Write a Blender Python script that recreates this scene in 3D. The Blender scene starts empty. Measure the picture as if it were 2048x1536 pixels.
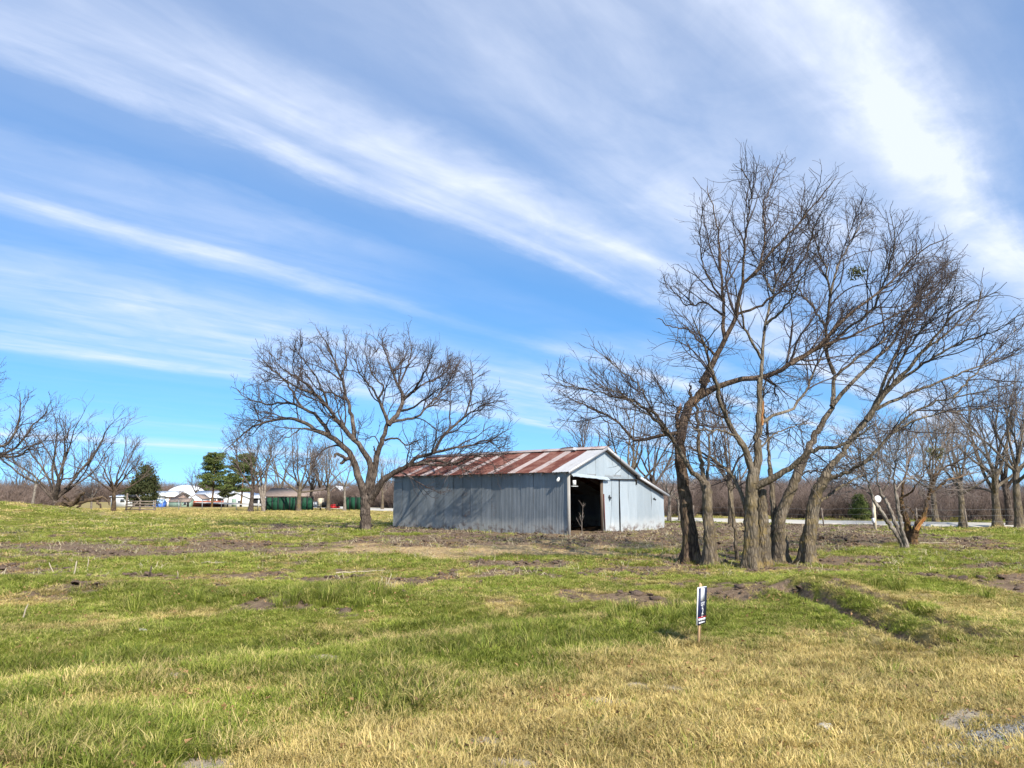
import bpy, bmesh, math, random
import numpy as np
from mathutils import Vector, Matrix

# ------------------------------------------------------------------ camera, sky, sun, exposure
scene = bpy.context.scene
col = scene.collection
FPX = 1490.0                       # focal length in photo pixels (2048 wide)
PITCH = math.atan(222 / FPX)
CAM_H = 1.7
cd = bpy.data.cameras.new('camera'); cd.sensor_width = 36.0; cd.lens = 36.0 * FPX / 2048
cd.clip_start = 0.05; cd.clip_end = 5000
cam = bpy.data.objects.new('camera', cd); col.objects.link(cam)
cam.location = (0, 0, CAM_H); cam.rotation_euler = (math.pi / 2 + PITCH, 0, 0)
scene.camera = cam

SUN_AZ = math.radians(150); SUN_EL = math.radians(37)
SDIR = Vector((math.sin(SUN_AZ) * math.cos(SUN_EL), math.cos(SUN_AZ) * math.cos(SUN_EL), math.sin(SUN_EL)))
sl = bpy.data.lights.new('sun', 'SUN'); sl.energy = 4.6; sl.angle = math.radians(0.53); sl.color = (1.0, 0.95, 0.86)
sun = bpy.data.objects.new('sun', sl); col.objects.link(sun)
sun.rotation_euler = (-SDIR).to_track_quat('-Z', 'Y').to_euler(); sun.location = (20, -30, 40)

vs = scene.view_settings
vs.view_transform = 'Standard'; vs.look = 'None'; vs.gamma = 1.0; vs.use_curve_mapping = False; vs.exposure = 0.75
scene.cycles.max_bounces = 6; scene.cycles.diffuse_bounces = 3; scene.cycles.transparent_max_bounces = 8

class NT:
    """tiny node helper"""
    def __init__(s, tree): s.t = tree; s.t.nodes.clear()
    def n(s, typ, props=None, **ins):
        nd = s.t.nodes.new(typ)
        for k, v in (props or {}).items(): setattr(nd, k, v)
        for k, v in ins.items(): s.set(nd, k, v)
        return nd
    def set(s, nd, k, v):
        key = int(k[1:]) if (k[0] == 'i' and k[1:].isdigit()) else k.replace('_', ' ')
        sock = nd.inputs[key]
        if isinstance(v, bpy.types.NodeSocket): s.t.links.new(v, sock)
        elif isinstance(v, bpy.types.Node): s.t.links.new(v.outputs[0], sock)
        else: sock.default_value = v
    def math(s, op, a, b=None, c=None, clamp=False):
        nd = s.n('ShaderNodeMath', {'operation': op, 'use_clamp': clamp}, i0=a)
        if b is not None: s.set(nd, 'i1', b)
        if c is not None: s.set(nd, 'i2', c)
        return nd.outputs[0]
    def mix(s, f, a, b):
        nd = s.n('ShaderNodeMix', {'data_type': 'RGBA'})
        s.set(nd, 'i0', f)
        for i, v in ((6, a), (7, b)):
            s.set(nd, 'i%d' % i, v if isinstance(v, (bpy.types.NodeSocket, bpy.types.Node)) else (v[0], v[1], v[2], 1))
        return nd.outputs[2]
    def noise(s, vec, scale, detail=4, rough=0.55, dist=0.0):
        nd = s.n('ShaderNodeTexNoise', Scale=scale, Detail=detail, Roughness=rough, Distortion=dist)
        if vec is not None: s.set(nd, 'Vector', vec)
        return nd.outputs['Fac']
    def ramp(s, f, stops, interp='LINEAR'):
        nd = s.n('ShaderNodeValToRGB'); s.set(nd, 'Fac', f); r = nd.color_ramp; r.interpolation = interp
        while len(r.elements) < len(stops): r.elements.new(0.5)
        for e, (p, c) in zip(r.elements, stops):
            e.position = p; e.color = (c, c, c, 1) if not hasattr(c, '__len__') else (c[0], c[1], c[2], 1)
        return nd.outputs[0]
    def maprange(s, v, a, b, c=0.0, d=1.0):
        nd = s.n('ShaderNodeMapRange', i0=v, i1=a, i2=b, i3=c, i4=d); nd.clamp = True
        return nd.outputs[0]
    def comb(s, x, y, z): return s.n('ShaderNodeCombineXYZ', X=x, Y=y, Z=z).outputs[0]

world = bpy.data.worlds.new('World'); scene.world = world; world.use_nodes = True
def build_world():
    t = NT(world.node_tree)
    sky = t.n('ShaderNodeTexSky', {'sky_type': 'NISHITA', 'sun_disc': False, 'sun_elevation': SUN_EL, 'sun_rotation': SUN_AZ,
                                    'altitude': 150.0, 'air_density': 1.0, 'dust_density': 0.25, 'ozone_density': 2.2})
    d = t.n('ShaderNodeTexCoord').outputs['Generated']
    sp = t.n('ShaderNodeSeparateXYZ', i0=d)
    x, y, z = sp.outputs
    t.set(sky, 'Vector', t.comb(x, y, t.math('ADD', t.math('MULTIPLY', t.math('MAXIMUM', z, 0.0), .85), .14)))
    hs = t.n('ShaderNodeHueSaturation', Saturation=1.38, Value=.85, Color=sky.outputs[0])
    zz = t.math('ADD', t.math('MAXIMUM', z, 0.0), 0.06)
    X = t.math('DIVIDE', x, zz); Y = t.math('DIVIDE', y, zz)
    a = math.radians(43.7); sa, ca = math.sin(a), math.cos(a)
    u = t.math('ADD', t.math('MULTIPLY', X, sa), t.math('MULTIPLY', Y, ca))
    v = t.math('SUBTRACT', t.math('MULTIPLY', X, ca), t.math('MULTIPLY', Y, sa))
    # cirrus: streaks that run along u; v is measured across them
    w1 = t.noise(t.comb(t.math('MULTIPLY', u, 0.55), t.math('MULTIPLY', v, 0.9), 0.0), 1.0, 2)
    w2 = t.noise(t.comb(t.math('MULTIPLY', u, 1.3), t.math('MULTIPLY', v, 2.6), 3.0), 1.6, 5, 0.6)
    w3 = t.noise(t.comb(t.math('MULTIPLY', u, 4.0), t.math('MULTIPLY', v, 7.0), 7.0), 2.2, 6, 0.65)
    vw = t.math('ADD', v, t.math('MULTIPLY', t.math('SUBTRACT', w1, 0.5), 0.16))
    vw = t.math('ADD', vw, t.math('MULTIPLY', t.math('SUBTRACT', w2, 0.5), 0.16))
    vw = t.math('ADD', vw, t.math('MULTIPLY', t.math('SUBTRACT', w3, 0.5), 0.05))
    V0, V1 = -8.6, 0.6
    stops = [(-8.6, .05), (-7.95, .25), (-7.7, .8), (-7.45, .35), (-7.1, .08), (-6.35, .2), (-6.0, .06), (-4.75, .05), (-4.45, .12),
             (-4.28, .60), (-4.0, .40), (-3.6, .36), (-3.2, .55), (-2.95, .30), (-2.62, .16), (-2.49, .72), (-2.38, .24), (-2.24, .34),
             (-2.08, .34), (-1.95, .06), (-1.77, .12), (-1.66, .78), (-1.57, .40), (-1.44, .62), (-1.28, .18), (-1.1, .26), (-0.9, .36),
             (-0.62, .36), (-0.44, .66), (-0.34, .25), (-0.2, .06), (0.6, .20)]
    prof = t.ramp(t.maprange(vw, V0, V1), [((s - V0) / (V1 - V0), c) for s, c in stops])
    # the blue opening between the streaks and thin ends
    def blob(u0, v0, su, sv, off=0.0):
        du = t.math('DIVIDE', t.math('SUBTRACT', u, u0), su); dv = t.math('DIVIDE', t.math('SUBTRACT', vw, v0), sv)
        r2 = t.math('ADD', t.math('MULTIPLY', du, du), t.math('MULTIPLY', dv, dv))
        return t.math('POWER', 2.718, t.math('MULTIPLY', r2, -1.0))
    clear = t.math('ADD', blob(2.05, -2.13, .75, .34), blob(2.6, -1.95, .5, .26))
    clear = t.math('ADD', clear, t.math('MULTIPLY', blob(1.1, -1.26, .55, .10), .5))
    clear = t.math('ADD', clear, t.math('MULTIPLY', blob(1.06, -1.86, .4, .10), .6))
    clear = t.math('ADD', clear, t.math('MULTIPLY', blob(2.6, -2.55, .6, .3), .7))
    clear = t.math('MINIMUM', clear, 1.0)
    add = t.math('ADD', t.math('MULTIPLY', blob(2.2, -.47, .9, .09), .40), t.math('MULTIPLY', blob(2.4, -.75, .5, .2), .15))
    add = t.math('ADD', add, t.math('MULTIPLY', blob(1.95, -1.15, .35, .12), .35))
    dens = t.math('MULTIPLY', t.math('ADD', prof, add), t.math('SUBTRACT', 1.0, t.math('MULTIPLY', clear, .85)))
    st = t.noise(t.comb(t.math('MULTIPLY', u, 0.7), t.math('MULTIPLY', v, 3.0), 1.5), 1.3, 7, 0.56, 0.7)
    pf = t.noise(t.comb(t.math('MULTIPLY', u, 2.2), t.math('MULTIPLY', v, 3.0), 9.5), 1.5, 7, 0.6, 0.6)
    dens = t.math('MULTIPLY', dens, t.maprange(st, .28, .72, .5, 1.4))
    dens = t.math('MULTIPLY', dens, t.maprange(u, .2, 1.0, .62, 1.0))
    dens = t.math('MULTIPLY', dens, t.maprange(pf, .28, .72, .72, 1.22))
    dens = t.math('MULTIPLY', dens, t.maprange(z, 0.0, 0.09, 0.45, 1.0))
    dens = t.math('MINIMUM', t.math('ADD', t.math('MULTIPLY', dens, 0.92), t.maprange(z, .08, .5, .02, .21)), 0.94)
    colr = t.mix(dens, hs.outputs[0], (3.75, 4.05, 4.75))
    bg = t.n('ShaderNodeBackground', Color=colr, Strength=0.15)
    t.n('ShaderNodeOutputWorld', Surface=bg.outputs[0])
build_world()

# ------------------------------------------------------------------ projection helpers
SP, CP = math.sin(PITCH), math.cos(PITCH)
def at(px, py, Y):
    """world point seen at photo pixel (px,py) at distance Y in front of the camera"""
    v = (768 - py) / FPX
    t = Y / (CP - v * SP)
    return np.array([(px - 1024) / FPX * t, Y, CAM_H + t * (SP + v * CP)])
def proj_ground(X, Y):
    """pixel of the ground point (X, Y, 0)"""
    Z = -CAM_H
    dz = np.maximum(Y * CP + Z * SP, 0.3)
    return 1024 + FPX * X / dz, 768 - FPX * (-Y * SP + Z * CP) / dz

rs = np.random.RandomState(7)
_tab = rs.rand(256, 256)
def vnoise(x, y):
    x = np.asarray(x, float); y = np.asarray(y, float)
    xi = np.floor(x).astype(int); yi = np.floor(y).astype(int)
    fx = x - xi; fy = y - yi
    fx = fx * fx * (3 - 2 * fx); fy = fy * fy * (3 - 2 * fy)
    a = _tab[xi & 255, yi & 255]; b = _tab[(xi + 1) & 255, yi & 255]
    c = _tab[xi & 255, (yi + 1) & 255]; d = _tab[(xi + 1) & 255, (yi + 1) & 255]
    return (a * (1 - fx) + b * fx) * (1 - fy) + (c * (1 - fx) + d * fx) * fy
def fbm(x, y, o=4):
    s = 0; a = 0.5; tot = 0
    for i in range(o):
        s = s + a * vnoise(x + 17.3 * i, y + 31.7 * i); tot += a
        x = x * 2.03; y = y * 2.03; a *= 0.5
    return s / tot
def sstep(a, b, x):
    t = np.clip((x - a) / (b - a), 0, 1); return t * t * (3 - 2 * t)
def segdist(X, Y, pts):
    best = np.full(np.shape(X), 1e9)
    for (x0, y0), (x1, y1) in zip(pts[:-1], pts[1:]):
        dx, dy = x1 - x0, y1 - y0
        t = np.clip(((X - x0) * dx + (Y - y0) * dy) / (dx * dx + dy * dy), 0, 1)
        best = np.minimum(best, np.hypot(X - x0 - t * dx, Y - y0 - t * dy))
    return best
def gpt(px, py):
    v = (768 - py) / FPX; dz = SP + v * CP
    t = -CAM_H / dz
    return ((px - 1024) / FPX * t, t * (CP - v * SP))

# ------------------------------------------------------------------ the lie of the land
DITCH = [gpt(-500, 1400), gpt(0, 1325), gpt(700, 1256), gpt(1100, 1218), gpt(1480, 1192)]
RIDGE = [gpt(1560, 1185), gpt(1800, 1172), gpt(2048, 1160), gpt(2500, 1150)]
RUTS = [[gpt(1580, 1195), gpt(1700, 1235), gpt(1860, 1305)], [gpt(1640, 1190), gpt(1800, 1228), gpt(1985, 1290)]]
LBANK = [gpt(-300, 1165), gpt(0, 1172), gpt(300, 1195), gpt(560, 1205)]
TRAIL = [gpt(-300, 1086), gpt(100, 1091), gpt(500, 1100), gpt(900, 1102), gpt(1150, 1094), gpt(1420, 1080)]
TRACK2 = [gpt(-200, 1440), gpt(0, 1402), gpt(300, 1368), gpt(600, 1338), gpt(900, 1305), gpt(1200, 1268)]
TRACK = [gpt(-100, 1352), gpt(300, 1320), gpt(470, 1300), gpt(740, 1272), gpt(900, 1255)]
BA = np.array([-8.86, 8.0]) / math.hypot(8.86, 8.0); BB = np.array([-BA[1] * -1, BA[0] * -1])
BO = np.array([2.46, 33.0]); BLEN = 11.94; BW = 5.4; BLW = 7.97
def barn_uv(X, Y):
    dx, dy = X - BO[0], Y - BO[1]
    return dx * BA[0] + dy * BA[1], dx * BB[0] + dy * BB[1]
def height(X, Y):
    X = np.asarray(X, float); Y = np.asarray(Y, float)
    h = 1.35 * np.exp(-((X + 36) / 10) ** 2 - ((Y - 47) / 10) ** 2)
    h = h + 0.18 * np.exp(-(segdist(X, Y, RIDGE) / 1.5) ** 2)
    h = h + 0.10 * np.exp(-(segdist(X, Y, LBANK) / 1.1) ** 2)
    h = h - 0.17 * np.exp(-(segdist(X, Y, DITCH) / 0.8) ** 2)
    for r in RUTS: h = h - 0.19 * np.exp(-(segdist(X, Y, r) / 0.2) ** 2) + 0.09 * np.exp(-((segdist(X, Y, r) - .38) / 0.15) ** 2)
    h = h - 0.04 * np.exp(-(segdist(X, Y, TRACK) / 0.2) ** 2) - 0.05 * np.exp(-(segdist(X, Y, TRACK2) / 0.22) ** 2)
    h = h - 1.0 * sstep(95, 180, Y)
    near = 1 - sstep(40, 80, Y)
    h = h + near * ((fbm(X * .35, Y * .35, 3) - .5) * 0.16 + (fbm(X * 1.7, Y * 1.7, 3) - .5) * 0.06)
    return h
def hz(x, y): return float(height(np.array([x]), np.array([y]))[0])

DIRT = [(200, 1092, 420, 11, .95), (680, 1099, 480, 13, 1.0), (1000, 1078, 300, 16, 1.0), (1240, 1085, 220, 22, 1.0), (1340, 1064, 150, 18, 1.0),
        (1460, 1085, 170, 30, .95), (1700, 1074, 150, 12, .9), (1890, 1083, 130, 9, .9), (1690, 1124, 120, 17, .72), (1490, 1162, 140, 11, .55),
        (1450, 1184, 60, 6, .6), (60, 1143, 130, 9, .85), (520, 1207, 100, 8, .72), (650, 1216, 60, 7, .55), (1985, 1130, 60, 6, .85),
        (1030, 1138, 120, 11, .62), (1230, 1145, 160, 9, .55), (660, 1054, 130, 6, .8), (520, 1069, 150, 6, .7), (300, 1150, 110, 7, .6),
        (1960, 1100, 120, 6, .6), (1630, 1052, 120, 6, .7), (850, 1062, 90, 8, .6), (1500, 1130, 90, 12, .8), (1540, 1068, 260, 16, 1.0), (1420, 1095, 130, 15, .95), (1740, 1090, 110, 8, .7)]
PALE = [(320, 1328, 60, 6, 1), (345, 1360, 60, 8, .8), (700, 1312, 34, 6, 1), (420, 1305, 60, 4, .9), (960, 1482, 60, 12, .6), (1000, 1526, 70, 12, .7),
        (1905, 1432, 40, 18, .8), (2020, 1468, 70, 17, 1), (1950, 1500, 60, 9, .8), (2120, 1440, 80, 20, 1), (1655, 1463, 22, 5, .8), (370, 1525, 50, 16, .6), (1330, 1370, 60, 12, .35), (1240, 1400, 50, 10, .35)]
def ell(PX, PY, L):
    out = np.zeros(np.shape(PX))
    for cx, cy, rx, ry, s in L:
        d = ((PX - cx) / rx) ** 2 + ((PY - cy) / ry) ** 2
        out = np.maximum(out, s * np.clip(1.6 - d, 0, 1))
    return out
def zones(X, Y):
    """dirt, dry (dormant straw grass), pale (bare pale soil), lush (long green grass)"""
    PX, PY = proj_ground(X, Y)
    n1 = fbm(X * .9, Y * .9, 4); n2 = fbm(X * .25 + 40, Y * .25, 3); n3 = fbm(X * 3.1, Y * 3.1 + 9, 3)
    jx = (fbm(X * .6 + 5, Y * .6, 3) - .5); jy = (fbm(X * .6, Y * .6 + 55, 3) - .5)
    s = np.clip((PY - 985) / 100, .12, 3)
    PXw = PX + jx * 130 * s; PYw = PY + jy * 34 * s
    dirt = ell(PXw, PYw, DIRT)
    dirt = np.clip(dirt * 1.25 + (n1 - .5) * 1.3 * (dirt > .02) + (n3 - .5) * .9 * (dirt > .02), 0, 1)
    ub, wb = barn_uv(X, Y)
    apron = np.clip(1.3 - np.maximum(np.maximum(-ub - .1, ub - BLEN), np.maximum(-wb, wb - BLW)) / 1.7, 0, 1)
    apron = apron * (1 - ((wb > 4.2) & (ub < 0) & (ub > -1.2)) * .9)
    inside = (ub > 0) & (ub < BLEN) & (wb > 0) & (wb < BLW)
    dirt = np.maximum(dirt, np.where(inside, 1, np.clip(apron * .7 + (n1 - .5) * 1.2, 0, 1) * (apron > 0)))
    dirt = np.maximum(dirt, np.clip(1.5 - segdist(X, Y, TRAIL) / 1.15 + (n1 - .5) * 1.1 + (n3 - .5) * .5, 0, 1) * .95)
    scat = sstep(.55, .63, n1 + (n3 - .5) * .35) * sstep(1045, 1075, PY) * (1 - sstep(1180, 1240, PY)) * .8
    dirt = np.maximum(dirt, scat)
    for r in RUTS: dirt = np.maximum(dirt, np.clip(1.7 - segdist(X, Y, r) / .19, 0, 1) * sstep(.22, .34, n1))
    pale = np.clip(ell(PX + jx * 60 * s, PY + jy * 16 * s, PALE) * 1.3 + (n3 - .5) * .9 * (ell(PX, PY, PALE) > 0), 0, 1)
    pale = np.maximum(pale, np.clip(1.15 - segdist(X, Y, TRACK) / .16, 0, 1) * sstep(.38, .48, n1) * .9)
    sandy = ell(PXw, PYw, [(900, 1104, 300, 10, 1.0), (1180, 1099, 170, 11, .9), (1870, 1093, 60, 5, .9)])
    b = np.interp(PX, [-500, 0, 500, 900, 1100, 1400, 1600, 1750, 1900, 2048, 2600], [1640, 1600, 1530, 1425, 1350, 1292, 1272, 1305, 1320, 1265, 1230])
    dry = sstep(-70, 60, PY - b + (n1 - .5) * 150) * .95
    dry = np.maximum(dry, .40 * sstep(1325, 1365, PY) * (1 - sstep(1400, 1480, PY)) * sstep(.40, .58, n2 + (n1 - .5) * .4))
    dry = np.maximum(dry, .62 * sstep(1500, 1800, PX) * sstep(1165, 1190, PY) * (1 - sstep(1290, 1310, PY)) * sstep(.35, .6, n1))
    dry = np.maximum(dry, .70 * (1 - sstep(1026, 1044, PY + (n1 - .5) * 20)))
    dry = np.maximum(dry, .75 * sstep(.54, .66, n1) * sstep(1000, 1050, PY) * (1 - sstep(1200, 1300, PY)))
    dry = np.clip(dry + (n3 - .5) * .6 + (n1 - .5) * .7 + .18, 0, 1)
    lush = .95 * np.exp(-(segdist(X, Y, DITCH) / .5) ** 4)
    lush = np.maximum(lush, .95 * np.exp(-(segdist(X, Y, TRACK2) / .30) ** 4)); dry = np.clip(dry + .35 * np.exp(-(segdist(X, Y, TRACK) / .3) ** 2), 0, 1)
    lush = np.maximum(lush, .8 * np.exp(-(segdist(X, Y, LBANK) / .8) ** 2))
    lush = np.maximum(lush, ell(PX, PY, [(690, 1195, 80, 22, 1.0), (590, 1215, 40, 12, .8), (1120, 1300, 200, 45, .5), (1360, 1240, 90, 30, .9), (1020, 1290, 90, 30, .7), (760, 1390, 160, 40, .6),
                                         (150, 1490, 300, 60, .7), (1720, 1225, 160, 20, .25), (1250, 1058, 80, 4, .9), (1000, 1270, 400, 40, .4), (420, 1330, 200, 30, .3)]))
    lush = np.clip(lush + (n1 - .5) * .5 * (lush > .05), 0, 1)
    dry = np.clip(dry - lush * .3, 0, 1)
    return dirt, dry, pale, lush, sandy

# ------------------------------------------------------------------ object helpers
def tag(o, label=None, cat=None, group=None, kind=None):
    if label: o['label'] = label
    if cat: o['category'] = cat
    if group: o['group'] = group
    if kind: o['kind'] = kind
    return o
def empty(name, loc, rz=0.0):
    o = bpy.data.objects.new(name, None); col.objects.link(o)
    o.empty_display_size = 0.2; o.location = loc; o.rotation_euler = (0, 0, rz); return o
def make_mesh(name, V, F, mat, smooth=False, attrs=None):
    """V (n,3), F list of index arrays (each (m,k))"""
    me = bpy.data.meshes.new(name)
    V = np.asarray(V, np.float32)
    Fs = F if isinstance(F, list) else [F]
    Fs = [np.asarray(f, np.int32) for f in Fs if len(f)]
    nl = sum(f.size for f in Fs); npoly = sum(len(f) for f in Fs)
    me.vertices.add(len(V)); me.vertices.foreach_set('co', V.ravel())
    me.loops.add(nl); me.loops.foreach_set('vertex_index', np.concatenate([f.ravel() for f in Fs]))
    tot = np.concatenate([np.full(len(f), f.shape[1], np.int32) for f in Fs])
    st = np.concatenate([[0], np.cumsum(tot)[:-1]]).astype(np.int32)
    me.polygons.add(npoly); me.polygons.foreach_set('loop_start', st); me.polygons.foreach_set('loop_total', tot)
    if smooth: me.polygons.foreach_set('use_smooth', np.ones(npoly, bool))
    for k, a in (attrs or {}).items():
        a = np.asarray(a, np.float32)
        if a.ndim == 1: at_ = me.attributes.new(k, 'FLOAT', 'POINT'); at_.data.foreach_set('value', a)
        else: at_ = me.attributes.new(k, 'FLOAT_COLOR', 'POINT'); at_.data.foreach_set('color', a.ravel())
    me.update(calc_edges=True); me.validate()
    if mat: me.materials.append(mat)
    return me
def obj(name, me, parent=None, loc=(0, 0, 0)):
    o = bpy.data.objects.new(name, me); col.objects.link(o); o.parent = parent; o.location = loc; return o
def mobj(name, V, F, mat, parent=None, smooth=False, attrs=None, origin=None):
    V = np.asarray(V, float)
    if origin is not None: V = V - np.asarray(origin)
    return obj(name, make_mesh(name, V, F, mat, smooth, attrs), parent)
class MB:
    """collects boxes and prisms"""
    def __init__(s): s.V = []; s.Q = []; s.T = []
    def pts(s, P): b = len(s.V); s.V += [tuple(p) for p in P]; return b
    def hexa(s, P):
        b = s.pts(P)
        for q in ((0, 3, 2, 1), (4, 5, 6, 7), (0, 1, 5, 4), (1, 2, 6, 5), (2, 3, 7, 6), (3, 0, 4, 7)): s.Q.append([b + i for i in q])
        return s
    def box(s, x0, x1, y0, y1, z0, z1):
        return s.hexa([(x0, y0, z0), (x1, y0, z0), (x1, y1, z0), (x0, y1, z0), (x0, y0, z1), (x1, y0, z1), (x1, y1, z1), (x0, y1, z1)])
    def bar(s, p, q, w, h=None, up=(0, 0, 1)):
        p = Vector(p); q = Vector(q); h = h or w; d = (q - p).normalized(); up = Vector(up)
        if abs(d.dot(up)) > .95: up = Vector((1, 0, 0))
        a = d.cross(up).normalized() * (w / 2); b = d.cross(a).normalized() * (h / 2)
        return s.hexa([p - a - b, p + a - b, p + a + b, p - a + b, q - a - b, q + a - b, q + a + b, q - a + b])
    def tri(s, a, b, c): i = s.pts([a, b, c]); s.T.append([i, i + 1, i + 2]); return s
    def quad(s, a, b, c, d): i = s.pts([a, b, c, d]); s.Q.append([i, i + 1, i + 2, i + 3]); return s
    def build(s, name, mat, parent=None, smooth=False, origin=None):
        F = [np.array(f) for f in (s.Q, s.T) if f]
        return mobj(name, np.array(s.V), F, mat, parent, smooth, origin=origin)

# ------------------------------------------------------------------ materials
def pbr(name, c1, c2=None, scale=4.0, rough=.85, metallic=0.0, bump=0.0, bscale=None, spec=.25, stretch=(1, 1, 1), lo=.35, hi=.65, c3=None, s3=1.0, l3=.55, h3=.7):
    m = bpy.data.materials.new(name); m.use_nodes = True; t = NT(m.node_tree)
    co = t.n('ShaderNodeTexCoord').outputs['Object']
    vec = t.n('ShaderNodeMapping', Vector=co, Scale=stretch).outputs[0]
    if c2:
        c = t.mix(t.maprange(t.noise(vec, scale, 6, .6), lo, hi), c1, c2)
    else: c = (c1[0], c1[1], c1[2], 1)
    if c3: c = t.mix(t.maprange(t.noise(co, s3, 5, .6), l3, h3), c, c3)
    b = t.n('ShaderNodeBsdfPrincipled', Roughness=rough, Metallic=metallic)
    t.set(b, 'Base Color', c); b.inputs['Specular IOR Level'].default_value = spec
    if bump:
        bn = t.n('ShaderNodeBump', Strength=bump, Distance=.03, Height=t.noise(vec, bscale or scale * 2, 5, .65)); t.set(b, 'Normal', bn.outputs[0])
    t.n('ShaderNodeOutputMaterial', Surface=b.outputs[0]); return m

def bark_mat(name, c1, c2, moss=None, mossamt=.5):
    m = bpy.data.materials.new(name); m.use_nodes = True; t = NT(m.node_tree)
    co = t.n('ShaderNodeTexCoord').outputs['Object']
    vec = t.n('ShaderNodeMapping', Vector=co, Scale=(1, 1, .22)).outputs[0]
    vor = t.n('ShaderNodeTexVoronoi', {'feature': 'DISTANCE_TO_EDGE'}, Scale=13.0, Randomness=1.0); t.set(vor, 'Vector', vec)
    n1 = t.noise(vec, 18, 6, .65); n2 = t.noise(co, 2.2, 4, .6)
    f = t.math('MULTIPLY', t.maprange(vor.outputs[0], 0, .22), t.maprange(n1, .25, .7))
    c = t.mix(f, c1, c2)
    c = t.mix(t.maprange(n2, .5, .75, 0, .55), c, tuple(min(1, v * 1.5 + .03) for v in c2))
    if moss:
        z = t.n('ShaderNodeSeparateXYZ', i0=co).outputs[2]
        mf = t.math('MULTIPLY', t.maprange(t.noise(co, 3.3, 5, .7), .47, .6), t.maprange(z, 2.4, .3, .1, 1.0))
        c = t.mix(t.math('MULTIPLY', mf, mossamt), c, moss)
    b = t.n('ShaderNodeBsdfPrincipled', Roughness=.95); t.set(b, 'Base Color', c); b.inputs['Specular IOR Level'].default_value = .1
    h = t.math('ADD', t.math('MULTIPLY', f, .8), t.math('MULTIPLY', t.noise(co, 40, 4), .3))
    bn = t.n('ShaderNodeBump', Strength=.9, Distance=.035, Height=h); t.set(b, 'Normal', bn.outputs[0])
    t.n('ShaderNodeOutputMaterial', Surface=b.outputs[0]); return m

def metal_mat(name, zinc, zinc2, rust, amt, stain=None, metallic=.35, rough=.5):
    m = bpy.data.materials.new(name); m.use_nodes = True; t = NT(m.node_tree)
    co = t.n('ShaderNodeNewGeometry').outputs['Position']
    sx = t.n('ShaderNodeMapping', Vector=co, Scale=(1, 1, .25)).outputs[0]
    oi = t.n('ShaderNodeObjectInfo').outputs['Random']
    c = t.mix(t.maprange(t.noise(sx, 2.5, 6, .65), .3, .7), zinc, zinc2)
    c = t.mix(t.maprange(oi, 0, 1, 0, .55), c, tuple(v * .66 for v in zinc))
    c = t.mix(t.maprange(t.noise(co, 30, 3, .6), .45, .7, 0, .2), c, tuple(v * .6 for v in zinc))
    rn = t.math('ADD', t.noise(co, 1.6, 6, .7), t.math('MULTIPLY', t.math('SUBTRACT', oi, .5), .18))
    rf = t.maprange(rn, amt[0], amt[1])
    rc = t.mix(t.noise(co, 7, 5, .6), rust, tuple(v * .55 for v in rust))
    c = t.mix(rf, c, rc)
    if stain:
        z = t.n('ShaderNodeSeparateXYZ', i0=co).outputs[2]
        zf = t.math('SUBTRACT', z, t.math('MULTIPLY', t.noise(co, 2.0, 4, .6), .75))
        c = t.mix(t.maprange(zf, .34, -.10, 0, .8), c, stain)
        rb = t.math('MULTIPLY', t.maprange(zf, .05, -.25), t.maprange(t.noise(co, 3.2, 5, .75), .46, .60))
        c = t.mix(t.math('MULTIPLY', rb, .8), c, (.12, .06, .035))
    b = t.n('ShaderNodeBsdfPrincipled', Metallic=metallic); t.set(b, 'Base Color', c)
    t.set(b, 'Roughness', t.math('ADD', t.math('MULTIPLY', rf, .35), rough)); t.set(b, 'Metallic', t.math('MULTIPLY', t.math('SUBTRACT', 1.0, rf), metallic))
    bn = t.n('ShaderNodeBump', Strength=.25, Distance=.02, Height=t.noise(co, 5, 4)); t.set(b, 'Normal', bn.outputs[0])
    t.n('ShaderNodeOutputMaterial', Surface=b.outputs[0]); return m

def blade_mat(name, green, green2, straw, straw2):
    m = bpy.data.materials.new(name); m.use_nodes = True; t = NT(m.node_tree)
    dry = t.n('ShaderNodeAttribute', {'attribute_type': 'INSTANCER', 'attribute_name': 'dry'}).outputs['Fac']
    rnd = t.n('ShaderNodeAttribute', {'attribute_type': 'GEOMETRY', 'attribute_name': 'rnd'}).outputs['Fac']
    tip = t.n('ShaderNodeAttribute', {'attribute_type': 'GEOMETRY', 'attribute_name': 'tip'}).outputs['Fac']
    ir = t.n('ShaderNodeAttribute', {'attribute_type': 'INSTANCER', 'attribute_name': 'tone'}).outputs['Fac']
    g = t.mix(rnd, green, green2); s = t.mix(rnd, straw, straw2)
    f = t.math('ADD', dry, t.math('MULTIPLY', t.math('SUBTRACT', rnd, .5), .75))
    f = t.math('ADD', f, t.math('MULTIPLY', t.math('SUBTRACT', tip, .5), .30))
    c = t.mix(t.maprange(f, .28, .72), g, s)
    br = t.n('ShaderNodeHueSaturation', Saturation=1.0, Color=c); t.set(br, 'Value', t.maprange(ir, 0, 1, .66, 1.28))
    d = t.n('ShaderNodeBsdfPrincipled', Roughness=.6); t.set(d, 'Base Color', br.outputs[0]); d.inputs['Specular IOR Level'].default_value = .2
    tr = t.n('ShaderNodeBsdfTranslucent', Color=br.outputs[0])
    mx = t.n('ShaderNodeMixShader', i0=.28, i1=d.outputs[0], i2=tr.outputs[0])
    t.n('ShaderNodeOutputMaterial', Surface=mx.outputs[0]); return m

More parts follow.
